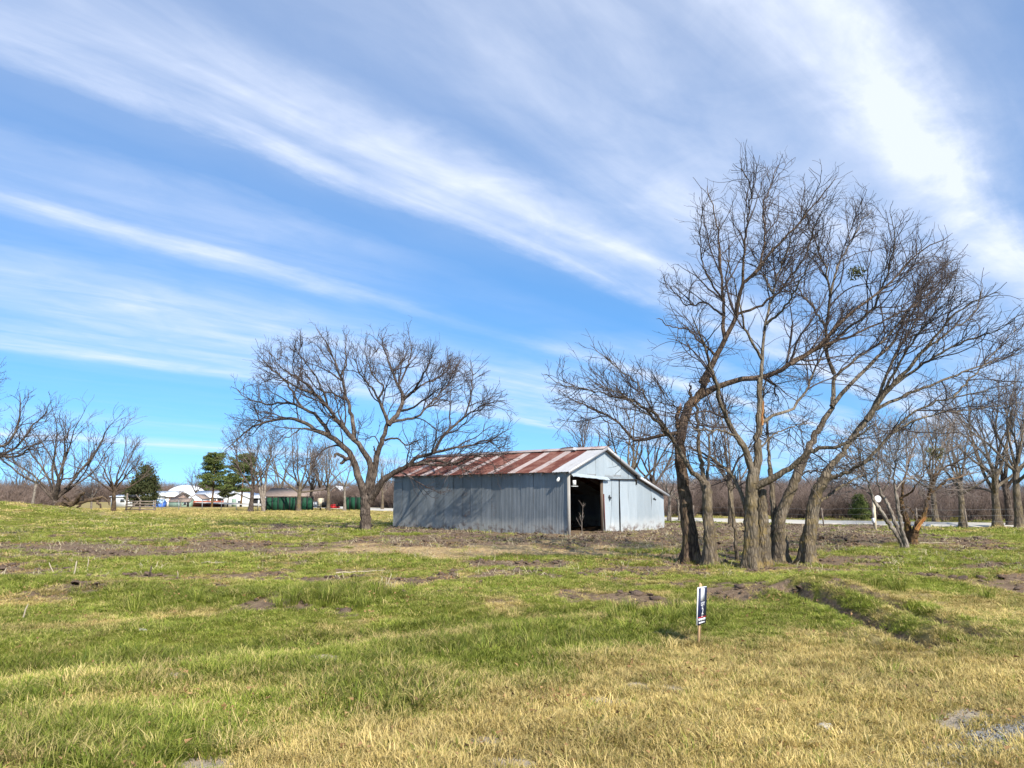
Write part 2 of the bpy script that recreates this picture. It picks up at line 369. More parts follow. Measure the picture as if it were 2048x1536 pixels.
def ground_mat():
    m = bpy.data.materials.new('soil_and_turf'); m.use_nodes = True; t = NT(m.node_tree)
    co = t.n('ShaderNodeNewGeometry').outputs['Position']
    za = t.n('ShaderNodeAttribute', {'attribute_name': 'zone'}); sp = t.n('ShaderNodeSeparateColor', i0=za.outputs['Color'])
    dirt, dry, pale = sp.outputs[0], sp.outputs[1], sp.outputs[2]
    lush = t.n('ShaderNodeAttribute', {'attribute_name': 'lush'}).outputs['Fac']
    sandy = t.n('ShaderNodeAttribute', {'attribute_name': 'sandy'}).outputs['Fac']
    nf = t.noise(co, 9, 6, .65); nm = t.noise(co, 1.3, 5, .6); nv = t.noise(co, 45, 4, .6); nb = t.noise(co, .28, 4, .6)
    green = t.mix(nf, (.095, .11, .018), (.25, .24, .05)); straw = t.mix(nf, (.21, .16, .065), (.40, .32, .14))
    g = t.mix(t.maprange(t.math('ADD', dry, t.math('MULTIPLY', t.math('SUBTRACT', nm, .5), .6)), .2, .75), green, straw)
    g = t.mix(t.maprange(lush, .2, 1, 0, .6), g, (.07, .10, .022))
    g = t.mix(t.maprange(nv, .5, .75, 0, .55), g, (.09, .075, .035))
    d = t.mix(t.maprange(nf, .3, .7), (.115, .076, .046), (.26, .188, .128))
    d = t.mix(t.maprange(nm, .4, .7, 0, .7), d, (.20, .142, .095))
    d = t.mix(t.maprange(nv, .52, .7, 0, .6), d, (.07, .05, .038))
    d = t.mix(t.math('MULTIPLY', sandy, t.maprange(nf, .3, .6)), d, (.50, .36, .175))
    df = t.maprange(t.math('ADD', dirt, t.math('MULTIPLY', t.math('SUBTRACT', nf, .5), .8)), .3, .6)
    c = t.mix(df, g, d)
    pl = t.mix(nf, (.27, .22, .16), (.42, .36, .28))
    c = t.mix(t.maprange(t.math('ADD', pale, t.math('MULTIPLY', t.math('SUBTRACT', nf, .5), .6)), .3, .6), c, pl)
    b = t.n('ShaderNodeBsdfPrincipled', Roughness=1.0); t.set(b, 'Base Color', c); b.inputs['Specular IOR Level'].default_value = .05
    bn = t.n('ShaderNodeBump', Strength=.8, Distance=.06, Height=t.math('ADD', nf, t.math('MULTIPLY', nv, .4))); t.set(b, 'Normal', bn.outputs[0])
    t.n('ShaderNodeOutputMaterial', Surface=b.outputs[0]); return m

MAT = {}
MAT['ground'] = ground_mat()
MAT['blade'] = blade_mat('grass_blade', (.12, .17, .017), (.38, .41, .066), (.45, .335, .105), (.69, .54, .23))
MAT['straw'] = blade_mat('dry_stalk', (.40, .32, .17), (.55, .46, .28), (.45, .37, .2), (.62, .54, .36))
MAT['clod'] = pbr('soil_clod', (.075, .05, .037), (.19, .14, .105), 6, 1.0, bump=.6, spec=.05)
MAT['bark_pecan'] = bark_mat('bark_grey_brown', (.035, .026, .021), (.19, .147, .115))
MAT['bark_dark'] = bark_mat('bark_dark_brown', (.038, .026, .019), (.19, .13, .088), (.19, .14, .05), .35)
MAT['bark_grey'] = bark_mat('bark_pale_grey', (.075, .058, .042), (.23, .185, .135), (.22, .16, .05), .45)
MAT['bark_moss'] = bark_mat('bark_ochre_lichen', (.075, .058, .04), (.235, .19, .135), (.24, .165, .045), .65)
MAT['bark_light'] = bark_mat('bark_light_grey', (.13, .105, .085), (.36, .31, .25))
MAT['bark_brown'] = bark_mat('bark_warm_brown', (.06, .038, .022), (.21, .125, .065), (.30, .17, .04), .6)
MAT['twig_dark'] = pbr('twig_dark', (.045, .034, .031), (.10, .077, .068), 3, .9, spec=.1)
MAT['twig_pecan'] = pbr('twig_pecan', (.05, .037, .034), (.105, .08, .07), 3, .9, spec=.1)
MAT['twig_pale'] = pbr('twig_pale', (.15, .12, .1), (.28, .235, .2), 3, .9, spec=.1)
MAT['twig_far'] = pbr('twig_far', (.085, .065, .055), (.155, .12, .10), 2, .9, spec=.1)
MAT['brush'] = pbr('brush_twig', (.12, .088, .072), (.24, .18, .15), 2, .95, spec=.05)
def vary(m, a, b):
    """each plant its own tone"""
    t = m.node_tree; bs = [n for n in t.nodes if n.type == 'BSDF_PRINCIPLED'][0]; src = bs.inputs['Base Color'].links[0].from_socket
    oi = t.nodes.new('ShaderNodeObjectInfo'); mr = t.nodes.new('ShaderNodeMapRange'); mr.inputs[3].default_value = a; mr.inputs[4].default_value = b; hs = t.nodes.new('ShaderNodeHueSaturation')
    t.links.new(oi.outputs['Random'], mr.inputs[0]); t.links.new(mr.outputs[0], hs.inputs['Value']); t.links.new(src, hs.inputs['Color']); t.links.new(hs.outputs[0], bs.inputs['Base Color'])
vary(MAT['brush'], .6, 1.5)
MAT['torn_wood'] = pbr('torn_orange_wood', (.34, .12, .03), (.48, .26, .09), 9, .8, stretch=(1, 1, .15))
MAT['needle'] = pbr('pine_needle', (.04, .068, .018), (.15, .17, .05), 2.2, .8, spec=.15)
MAT['cedar'] = pbr('cedar_leaf', (.03, .042, .016), (.075, .075, .03), 2.2, .85, spec=.1)
MAT['pebble'] = pbr('grey_pebble', (.16, .16, .155), (.30, .295, .28), 40, .9)
MAT['leaf'] = pbr('dead_leaf', (.16, .085, .035), (.34, .21, .10), 9, .85, spec=.1)
MAT['mistletoe'] = pbr('mistletoe_leaf', (.06, .07, .012), (.13, .12, .03), 4, .8)

# ------------------------------------------------------------------ ground sheet
def build_ground():
    ys = [-80, -50, -30, -18, -10, -5, -1, 1.5, 3.0]
    y = 3.6; st = .05
    while y < 900:
        ys.append(y); y += st
        st = max(.05, .0105 * y) if y < 80 else .05 * y
    ys = np.array(ys); nx = 300
    s = np.linspace(-1, 1, nx); s = np.sign(s) * (np.abs(s) ** 1.25)
    w = 14 + np.maximum(ys, 0) * 1.05 + np.maximum(-ys, 0) * .6
    w = np.where(ys > 80, 98 + (ys - 80) * 1.4, w)
    X = s[None, :] * w[:, None]; Y = np.repeat(ys[:, None], nx, 1)
    Z = height(X, Y)
    dirt, dry, pale, lush, sandy = zones(X, Y)
    near = 1 - sstep(35, 60, Y)
    Z = Z + near * dirt * ((fbm(X * 7, Y * 7, 4) - .5) * .13 - .02)
    V = np.stack([X, Y, Z], -1).reshape(-1, 3)
    i = np.arange(len(ys) - 1)[:, None] * nx + np.arange(nx - 1)[None, :]
    F = np.stack([i, i + 1, i + nx + 1, i + nx], -1).reshape(-1, 4)
    zone = np.stack([dirt, dry, pale, np.ones_like(dirt)], -1).reshape(-1, 4)
    o = mobj('ground', V, F, MAT['ground'], smooth=True, attrs={'zone': zone, 'lush': lush.ravel(), 'sandy': sandy.ravel()})
    tag(o, 'grassy field with muddy tracks and bare soil patches', 'ground', kind='structure')
build_ground()

# the pale road beyond the trees
def build_road():
    pts = np.array([(75, 25), (50, 34.5), (28.9, 42.5), (19, 48), (10.4, 54), (0, 66), (-15.6, 90), (-40, 128), (-80, 190)], float)
    P = catmull(pts, 80)
    T = np.gradient(P, axis=0); T /= np.linalg.norm(T, axis=1)[:, None]; N = np.stack([-T[:, 1], T[:, 0]], 1)
    rows = []
    for off, z in ((-3.2, -.05), (-2.5, .06), (2.5, .08), (3.2, -.05)):
        q = P + N * off; rows.append(np.column_stack([q, np.full(len(q), z)]))
    V = np.concatenate(rows); n = len(P); F = []
    for r in range(3):
        a = np.arange(n - 1) + r * n; F.append(np.stack([a, a + 1, a + 1 + n, a + n], 1))
    m = pbr('pale_concrete_road', (.46, .42, .35), (.56, .52, .44), .6, .9, c3=(.36, .32, .26), s3=.25)
    o = mobj('road', V, np.concatenate(F), m); tag(o, 'pale concrete road running behind the trees and barn', 'road', kind='structure')
    return P
def catmull(P, n):
    P = np.asarray(P, float); k = len(P)
    Q = np.vstack([2 * P[0] - P[1], P, 2 * P[-1] - P[-2]])
    d = np.concatenate([[0], np.cumsum(np.linalg.norm(np.diff(P[:, :3], axis=0), axis=1))])
    s = np.interp(np.linspace(0, d[-1], n), d, np.arange(k)); i = np.minimum(s.astype(int), k - 2); t = (s - i)[:, None]
    a, b, c, e = Q[i], Q[i + 1], Q[i + 2], Q[i + 3]
    return .5 * (2 * b + (c - a) * t + (2 * a - 5 * b + 4 * c - e) * t * t + (3 * b - a - 3 * c + e) * t ** 3)
ROAD = build_road()

# ------------------------------------------------------------------ bare-tree growing
def unit(v): return v / np.maximum(np.linalg.norm(v, axis=-1, keepdims=True), 1e-9)
def tubes(P, R, S, rng, rough=0.0, flare=None):
    """P (N,K,3) paths, R (N,K) radii -> verts, quads"""
    N, K, _ = P.shape
    T = unit(np.gradient(P, axis=1))
    ref = np.cross((P[:, -1:] - P[:, :1]), unit(rng.randn(N, 1, 3))) + 0 * P
    b1 = unit(ref - (ref * T).sum(-1, keepdims=True) * T); b2 = np.cross(T, b1)
    th = np.arange(S) / S * 2 * math.pi
    rr = np.repeat(R[:, :, None], S, 2)
    if rough:
        ph = rng.rand(N, 1, 1) * 6.28; kk = np.arange(K)[None, :, None]
        rr = rr * (1 + rough * np.sin(3 * th + ph + .35 * kk) + rough * .7 * np.sin(5 * th - ph * 2 + .6 * kk) + rough * .6 * rng.randn(N, K, S))
    if flare is not None:
        z = (P[:, :, 2] - P[:, :1, 2])[:, :, None]; ph = rng.rand() * 6.28
        rr = rr * (1 + flare * np.exp(-z / .28) * (.45 + .55 * np.cos(5 * th + ph)) + flare * .25 * np.exp(-z / .8) * (1 + .6 * np.cos(3 * th + ph)))
    V = P[:, :, None, :] + rr[..., None] * (np.cos(th)[:, None] * b1[:, :, None, :] + np.sin(th)[:, None] * b2[:, :, None, :])
    base = (np.arange(N)[:, None, None] * K + np.arange(K - 1)[None, :, None]) * S
    j = np.arange(S)[None, None, :]; j2 = (j + 1) % S
    F = np.stack([base + j, base + j2, base + S + j2, base + S + j], -1).reshape(-1, 4)
    return V.reshape(-1, 3), F
class Geo:
    def __init__(s): s.V = []; s.F = []; s.n = 0
    def add(s, V, F): s.V.append(V); s.F.append(F + s.n); s.n += len(V)
    def out(s): return np.concatenate(s.V), np.concatenate(s.F)
def grow(P, R, rng, dens, t0, ang, length, K, up=.04, wig=.16, rr=.012, rtip=.005, out=None, outw=0.0, upb=.0, taper=1.0, keep=None, lmin=.1):
    """side branches on every path; length(L, t) gives their lengths"""
    N, Kp, _ = P.shape
    L = np.linalg.norm(np.diff(P, axis=1), axis=2).sum(1)
    n = rng.poisson(np.maximum(dens * L * (1 - t0), .05)); idx = np.repeat(np.arange(N), n)
    if len(idx) == 0: return np.zeros((0, K, 3)), np.zeros((0, K))
    t = t0 + (1 - t0) * rng.rand(len(idx)) ** .85
    f = t * (Kp - 1); i = np.minimum(f.astype(int), Kp - 2); w = (f - i)[:, None]
    pos = P[idx, i] * (1 - w) + P[idx, i + 1] * w; tan = unit(P[idx, i + 1] - P[idx, i]); Rt = R[idx, i] * (1 - w[:, 0]) + R[idx, i + 1] * w[:, 0]
    q = rng.randn(len(idx), 3); q = unit(q - (q * tan).sum(1, keepdims=True) * tan)
    a = np.radians(ang[0] + (ang[1] - ang[0]) * rng.rand(len(idx)))[:, None]
    d = np.cos(a) * tan + np.sin(a) * q
    if out is not None: d = d + outw * unit(pos - out)
    d[:, 2] += upb; d = unit(d)
    ln = np.maximum(length(L[idx], t) * (.55 + .75 * rng.rand(len(idx))), lmin)
    pts = [pos]; seg = (ln / (K - 1))[:, None]
    for k in range(1, K):
        d = d + wig * rng.randn(len(idx), 3); d[:, 2] += up; d = unit(d); pts.append(pts[-1] + d * seg)
    C = np.stack(pts, 1)
    r0 = np.minimum(Rt * .72, np.maximum(ln * rr, rtip * 1.2)); s = np.linspace(0, 1, K)[None, :] ** taper
    RR = r0[:, None] * (1 - s) + np.minimum(rtip, r0)[:, None] * s
    ok = C[:, -1, 2] > .35
    if keep is not None: ok &= keep(C[:, -1])
    return C[ok], RR[ok]

CROPS = {'c4': (430, 600, 3.2), 'c5': (1250, 740, 3.658), 'c7': (1080, 280, 2.1157), 'c6': (1640, 760, 3.84), 'c2': (0, 780, 5.12), 'px': (0, 0, 1.0)}
def limb(crop, pts, w0, w1, Y, d0, d1, n=22, pw=1.0, jitter=.012, rng=None):
    """a limb traced in the photo, swinging from depth Y+d0 to Y+d1"""
    ox, oy, s = CROPS[crop]; P = np.array([(ox + p[0] / s, oy + p[1] / s) for p in pts])
    Q = catmull(P, n); t = np.linspace(0, 1, n); dep = Y + d0 + (d1 - d0) * t ** 1.2
    W = np.array([at(q[0], q[1], dd) for q, dd in zip(Q, dep)])
    if rng is not None: W = W + rng.randn(n, 3) * jitter * np.minimum(1, t * 5)[:, None]
    r = (w0 + (w1 - w0) * t ** pw) / s / 2 * dep / FPX; r[-1] *= .4
    return W, r

def assemble(root, trunks, limbs, levels, bark, twig, rng, sides=14, flare=.9):
    """trunk mesh (trunks and traced limbs) and crown mesh (grown branches) under root"""
    o = np.array(root.location); g = Geo()
    for W, r in trunks:
        g.add(*tubes(W[None], r[None], sides, rng, .055, flare))
    for W, r in limbs:
        g.add(*tubes(W[None], r[None], 10, rng, .065))
    V, F = g.out(); mobj('trunk', V, F, bark, root, True, origin=o)
    c = Geo()
    for P, R, S in levels:
        if len(P): c.add(*tubes(P, R, S, rng))
    V, F = c.out(); mobj('crown', V, F, twig, root, True, origin=o)

def crown_levels(limbs, rng, center, spec, keep=None):
    """successive orders of branches grown on the traced limbs"""
    P = np.stack([W for W, r in limbs]); R = np.stack([r for W, r in limbs])
    lev = []; src = [(P, R)]
    for sp in spec:
        Ps, Rs = [], []
        for (p, r) in src:
            C, RR = grow(p, r, rng, sp['d'], sp.get('t0', .25), sp.get('a', (35, 70)), sp['len'], sp['K'], sp.get('up', .03), sp.get('wig', .16),
                         sp.get('rr', .012), sp['tip'], center, sp.get('ow', .3), sp.get('upb', .1), sp.get('taper', 1.0), keep)
            Ps.append(C); Rs.append(RR)
        C = np.concatenate(Ps); RR = np.concatenate(Rs)
        lev.append((C, RR, sp.get('S', 3)))
        src = [(C, RR)] + ([(P, R)] if sp.get('more') else [])
    return lev

def mistletoe(root, where, r, rng):
    n = 260; c = rng.randn(n, 3); c = unit(c) * (rng.rand(n, 1) ** .4) * r * np.array([1, 1, .8]) + where
    V, F = leaf_tris(c, r * .26, rng)
    po = mobj('mistletoe', V, F, MAT['mistletoe'], root, origin=np.array(root.location)); po['kind'] = 'stuff'
def leaf_tris(c, size, rng, up=0.0):
    n = len(c); a = unit(rng.randn(n, 3)); b = unit(np.cross(a, rng.randn(n, 3)))
    sz = size * (.6 + .8 * rng.rand(n, 1))
    V = np.stack([c - b * sz * .3, c + b * sz * .3, c + a * sz], 1).reshape(-1, 3)
    return V, np.arange(3 * n).reshape(-1, 3)

def crown_outline(pts, slack, seed):
    """tips stay inside the crown's outline (pixel column -> topmost row), with a ragged edge"""
    xs = [p[0] for p in pts]; ys = [p[1] for p in pts]; rng = np.random.RandomState(seed)
    def keep(q):
        dz = np.maximum(q[:, 1] * CP + (q[:, 2] - CAM_H) * SP, .3)
        px = 1024 + FPX * q[:, 0] / dz; py = 768 - FPX * (-q[:, 1] * SP + (q[:, 2] - CAM_H) * CP) / dz
        return (py > np.interp(px, xs, ys, left=2000, right=2000) - slack * (rng.rand(len(q)) - .35)) & (q[:, 2] > 1.5)
    return keep
# --- the spreading pecan beside the barn
def pecan():
    rng = np.random.RandomState(11); Y = 37.0
    b = at(732, 1058, Y); z = hz(b[0], Y); root = empty('bare_tree', (b[0], Y, z))
    tag(root, 'large spreading leafless tree with low limb reaching over the barn roof', 'tree')
    T = lambda pts, w0, w1, d0, d1, n=22, pw=.8: limb('c4', pts, w0 * .86, w1 * .6, Y, d0, d1, n, pw, .03, rng)
    trunk = T([(965, 1480), (963, 1400), (962, 1300), (962, 1230), (968, 1180)], 80, 86, 0, 0, 16)
    trunk[0][0, 2] = z - .25
    tall = T([(960, 1260), (915, 1120), (888, 1030), (830, 950), (735, 870), (650, 840), (560, 780), (430, 765), (300, 790), (200, 840), (130, 900), (50, 985)], 62, 6, 0, -1.6, 34, .75)
    L = [tall,
         T([(735, 870), (700, 800), (640, 740), (560, 690), (460, 655), (350, 670), (230, 640), (120, 560)], 32, 6, -.4, 2.2),
         T([(975, 1230), (995, 1050), (935, 945), (870, 870), (800, 790), (720, 690), (650, 610), (560, 570), (430, 500), (270, 350)], 60, 6, 0, -2.6, 30, .7),
         T([(890, 880), (885, 780), (865, 700), (845, 620), (810, 510), (770, 400), (700, 260), (640, 150)], 36, 5, -.6, 2.0, 24, .8),
         T([(800, 490), (835, 420), (835, 300), (860, 190)], 18, 5, 1.0, 2.2, 16),
         T([(990, 1240), (1020, 1080), (1040, 980), (1075, 880), (1105, 790), (1080, 710), (1050, 630), (1080, 560), (1010, 480), (960, 340)], 70, 6, 0, -1.8, 30, .6),
         T([(1110, 800), (1180, 710), (1205, 620), (1170, 550), (1130, 450), (1090, 330), (1060, 220)], 40, 5, -.8, 2.6, 24, .8),
         T([(1205, 640), (1270, 580), (1320, 500), (1370, 400), (1400, 270)], 26, 5, .9, -1.2, 20),
         T([(1110, 790), (1170, 770), (1220, 765), (1290, 750), (1350, 690), (1420, 620), (1490, 540), (1545, 380)], 24, 5, -.8, 1.2, 22),
         T([(1270, 590), (1330, 540), (1440, 490), (1530, 350)], 18, 5, .5, 3.0, 18),
         T([(985, 1290), (1040, 1205), (1100, 1140), (1170, 1095), (1240, 1065), (1330, 1040), (1440, 1030), (1540, 1050), (1650, 1115)], 62, 8, 0, -2.4, 30, .75),
         T([(1240, 1065), (1280, 1015), (1360, 990), (1440, 970), (1540, 940), (1680, 920), (1800, 870), (1900, 820)], 32, 5, -1.1, -3.0, 24, .8),
         T([(1395, 985), (1440, 900), (1500, 830), (1560, 780), (1610, 720), (1640, 600), (1650, 480), (1630, 390)], 27, 5, -1.5, -.4, 24, .8),
         T([(1560, 780), (1650, 720), (1760, 660), (1870, 640)], 16, 4, -1.0, -2.5, 18),
         T([(1330, 1045), (1450, 1060), (1600, 1020), (1740, 1000), (1880, 990)], 22, 4, -1.5, -3.2, 20),
         T([(1085, 900), (1160, 880), (1230, 930), (1290, 900), (1330, 960)], 18, 5, -.3, -1.6, 16),
         T([(650, 840), (550, 820), (500, 860), (440, 890), (400, 930)], 18, 4, -.6, -2.0, 16),
         T([(560, 690), (520, 640), (480, 560), (380, 450), (250, 380)], 20, 5, .4, 2.6, 18),
         T([(720, 690), (690, 570), (600, 430), (500, 290)], 20, 5, -.9, -2.8, 18),
         T([(650, 610), (560, 520), (420, 430), (330, 300)], 18, 5, -1.6, 1.0, 18),
         T([(1050, 640), (1000, 560), (920, 460), (870, 300)], 18, 5, -1.0, 1.4, 18),
         T([(1170, 550), (1230, 430), (1260, 300), (1230, 200)], 18, 5, 1.2, 3.0, 18),
         T([(845, 640), (760, 600), (650, 560), (560, 440), (520, 360)], 18, 4, .5, 3.2, 18),
         T([(1180, 710), (1270, 690), (1360, 620), (1450, 560), (1500, 470)], 20, 4, -.2, -3.2, 18)]
    stubs = [T([(890, 1020), (850, 1015), (810, 1040), (795, 1045)], 34, 26, -.1, -.7, 10), T([(840, 1020), (790, 990), (755, 1008)], 24, 30, -.5, -.8, 8),
             T([(1030, 1000), (1022, 950), (1020, 930)], 20, 12, 0, -.3, 8)]
    P24 = [(catmull(W, 24), np.interp(np.linspace(0, 1, 24), np.linspace(0, 1, len(r)), r)) for W, r in L]
    c = at(735, 930, Y)
    kp = crown_outline([(425, 1010), (445, 880), (465, 745), (520, 690), (600, 650), (640, 638), (700, 655), (760, 662), (860, 675), (920, 705), (960, 735), (1000, 765), (1045, 860), (1060, 990)], 70, 1)
    lev = crown_levels(P24, rng, c, [
        dict(d=2.7, t0=.2, a=(30, 70), len=lambda L, t: np.minimum(.42 * L * (1.12 - t) + .35, 2.4), K=9, tip=.010, wig=.2, up=.03, ow=.5, upb=.12, S=5, rr=.016),
        dict(d=3.4, t0=.15, a=(30, 70), len=lambda L, t: np.minimum(.45 * L * (1.2 - t) + .35, 1.5), K=7, tip=.008, wig=.22, up=.03, ow=.35, upb=.05, S=4, more=True),
        dict(d=4.8, t0=.1, a=(25, 70), len=lambda L, t: np.minimum(.42 * L * (1.2 - t) + .2, .8), K=5, tip=.0065, wig=.22, up=.03, ow=.3, S=3),
        dict(d=2.6, t0=.2, a=(25, 60), len=lambda L, t: .35 * L + .14, K=3, tip=.006, wig=.2, up=.02, ow=.3, S=3)], kp)
    assemble(root, [trunk], L + stubs, lev, MAT['bark_pecan'], MAT['twig_pecan'], rng, 18, .55)
pecan()

# --- the clump of big trees on the right
def fine(k=1.0, tip=1.0, long=1.0):
    k = k * 1.62; tip = tip * .92
    return [dict(d=1.7 * k, t0=.22, a=(25, 65), len=lambda L, t: np.minimum(.45 * L * (1.12 - t) + .28, 2.0) * long, K=10, tip=.007 * tip, wig=.155, up=.035, ow=.35, upb=.12, S=5, rr=.014, more=True),
            dict(d=2.7 * k, t0=.15, a=(25, 70), len=lambda L, t: np.minimum(.45 * L * (1.2 - t) +   .28, 1.15), K=7, tip=.0055 * tip, wig=.17, up=.025, ow=.25, upb=.05, S=4, more=True),
            dict(d=4.0 * k, t0=.12, a=(25, 70), len=lambda L, t: np.minimum(.42 * L * (1.2 - t) + .16, .55), K=5, tip=.0046 * tip, wig=.19, up=.02, ow=.2, S=3),
            dict(d=2.2 * k, t0=.2, a=(25, 65), len=lambda L, t: .3 * L + .10, K=3, tip=.004 * tip, wig=.2, up=.02, ow=.2, S=3)]
def hero(label, basepx, Y, seed, trunks, limbs, cpx, bark, twig, spec, growers=None, flare=1.25, sides=18, torn=(), mist=(), kp=None):
    rng = np.random.RandomState(seed); b = at(basepx[0], basepx[1], Y); z = hz(b[0], Y)
    root = empty('bare_tree', (b[0], Y, z)); tag(root, label, 'tree', 'bare trees in front of the barn clearing')
    TR = []
    for (crop, pts, w0, w1, d0, d1) in trunks:
        W, r = limb(crop, pts, w0, w1, Y, d0, d1, 26, .9, .012, rng); W[0, 2] = min(W[0, 2], hz(W[0, 0], W[0, 1]) - .15); TR.append((W, r))
    LM = [limb(c, p, w0 * .92, w1 * .8, Y, d0, d1, 24, .75, .02, rng) for (c, p, w0, w1, d0, d1) in limbs]
    g = LM if growers is None else [LM[i] for i in growers]
    if kp is None and cpx[0] > 1300 and Y < 22:
        kp = crown_outline([(1080, 760), (1110, 700), (1200, 690), (1300, 690), (1315, 570), (1330, 480), (1390, 395), (1450, 315), (1520, 300), (1600, 318), (1690, 335), (1760, 410), (1860, 440), (1910, 475), (1960, 560), (2040, 625), (2300, 700)], 110, seed)
    lev = crown_levels(g, rng, at(cpx[0], cpx[1], Y), spec, kp)
    assemble(root, TR, LM, lev, bark, twig, rng, sides, flare)
    for (c, p, w0, w1, d0, d1) in torn:
        W, r = limb(c, p, w0, w1, Y, d0, d1, 8, 1, .0); gg = Geo()
        for k in range(5):
            o = rng.randn(3) * r[0] * .45; gg.add(*tubes((W + o * np.linspace(1, .9, 8)[:, None])[None], (r * (.35 + .3 * rng.rand()) * np.linspace(1, .15 + .3 * rng.rand(), 8))[None], 5, rng))
        V, F = gg.out(); po = mobj('torn_wood', V, F, MAT['torn_wood'], root, origin=np.array(root.location)); po['label'] = 'splintered orange heartwood'
    for (mx, my, md, mr) in mist: mistletoe(root, at(mx, my, Y + md), mr, rng)
    return root
hero('dark barked leafless tree with broken fork, nearest the barn door in the clump', (1384, 1121), 19.5, 21,
     [('c5', [(492, 1395), (485, 1300), (470, 1150), (448, 1000), (420, 800), (402, 600), (412, 480), (440, 350), (482, 215)], 104, 62, 0, 0)],
     [('c5', [(470, 260), (530, 200), (590, 90), (640, 0)], 62, 46, 0, -.1),
      ('c7', [(680, 1030), (745, 920), (785, 840), (830, 740), (860, 610), (915, 555), (985, 470), (1080, 370), (1180, 250), (1255, 150)], 30, 4, -.1, -1.6),
      ('c7', [(785, 850), (772, 790), (775, 720), (768, 600), (760, 460), (745, 350), (705, 190)], 20, 4, -.3, 1.2),
      ('c7', [(858, 620), (862, 480), (880, 330), (890, 210), (850, 80)], 15, 4, -.6, -2.2),
      ('c7', [(870, 600), (930, 530), (950, 400), (945, 270), (1010, 100)], 15, 4, -.6, 1.6),
      ('c7', [(640, 1105), (740, 1050), (850, 1010), (960, 1000), (1060, 950), (1150, 895), (1230, 815), (1330, 720), (1460, 620), (1600, 480), (1750, 390)], 32, 4, 0, -1.8),
      ('c7', [(1060, 950), (1180, 880), (1320, 830), (1460, 760), (1600, 690), (1740, 560)], 16, 4, -.8, .8),
      ('c7', [(745, 915), (690, 860), (620, 800), (560, 790), (490, 750)], 13, 4, -.2, -1.8),
      ('c7', [(772, 740), (700, 690), (620, 700), (550, 620), (500, 600)], 11, 3, .2, 2.0),
      ('c7', [(590, 1240), (520, 1250), (450, 1270), (395, 1265), (330, 1195), (230, 1140), (100, 1080)], 20, 4, 0, 1.8),
      ('c7', [(830, 740), (930, 700), (1010, 640), (1100, 520), (1160, 380), (1230, 220)], 14, 3, -.4, -2.5),
      ('c7', [(775, 680), (700, 560), (680, 430), (690, 280)], 11, 3, .3, -1.4),
      ('c5', [(425, 500), (392, 420), (384, 350), (398, 268)], 44, 30, .05, -.1), ('c5', [(474, 240), (476, 170), (480, 95)], 34, 9, 0, -.1)],
     (1470, 700), MAT['bark_dark'], MAT['twig_dark'], fine(.78), growers=[1, 2, 3, 4, 5, 6, 7, 8, 9, 10, 11],
     torn=[('c5', [(394, 300), (400, 270), (410, 240)], 22, 12, -.1, -.15), ('c5', [(508, 262), (512, 235), (516, 212)], 18, 10, -.36, -.36)],
     mist=[(1712, 545, 0, .26)])
hero('slim grey trunk forking low with a long limb crossing the dark tree', (1420, 1122), 18.9, 22,
     [('c5', [(620, 1402), (615, 1250), (608, 1050), (600, 950), (590, 870), (580, 800)], 78, 66, 0, 0)],
     [('c5', [(575, 830), (540, 780), (480, 735), (430, 640), (390, 570), (310, 480), (225, 370), (150, 285), (60, 225), (-60, 195)], 46, 14, 0, -1.2),
      ('c7', [(500, 1165), (400, 1110), (320, 1090), (250, 1070), (160, 1050), (90, 1030), (10, 985)], 11, 3, -.9, -1.8),
      ('c7', [(545, 1235), (470, 1130), (420, 1040), (360, 990), (290, 930), (215, 865)], 13, 3, -.5, .9),
      ('c5', [(575, 800), (560, 700), (540, 580), (530, 430), (526, 300), (524, 240)], 38, 26, 0, -.5),
      ('c5', [(600, 800), (608, 650), (622, 500), (660, 400), (690, 350), (700, 200)], 26, 8, 0, .6),
      ('c7', [(560, 1260), (490, 1180), (430, 1150), (360, 1080), (300, 1060), (200, 1010)], 10, 3, -.5, -2.2),
      ('c5', [(530, 450), (440, 330), (330, 220), (200, 60)], 14, 4, -.3, -1.8),
      ('c5', [(620, 500), (560, 380), (600, 250), (560, 100)], 12, 4, .3, 1.5)],
     (1360, 930), MAT['bark_grey'], MAT['twig_dark'], fine(1.0, long=.9), growers=[1, 2, 4, 5, 6, 7, 0])
hero('thin young stem standing between the slim forked trunk and the big double trunk', (1474, 1120), 20.5, 23,
     [('c5', [(822, 1398), (812, 1280), (800, 1130), (785, 1030), (770, 930), (762, 870)], 27, 19, 0, 0)],
     [('c5', [(762, 880), (740, 800), (722, 720), (700, 620), (680, 540)], 17, 4, 0, .4), ('c5', [(768, 900), (800, 840), (812, 760), (850, 690)], 12, 4, 0, -.4),
      ('c5', [(735, 780), (690, 740), (640, 620)], 9, 3, .1, -.5)],
     (1455, 960), MAT['bark_grey'], MAT['twig_dark'], [dict(s, d=s['d'] * 1.2) for s in fine(.9, long=.45)], flare=.3, sides=8)
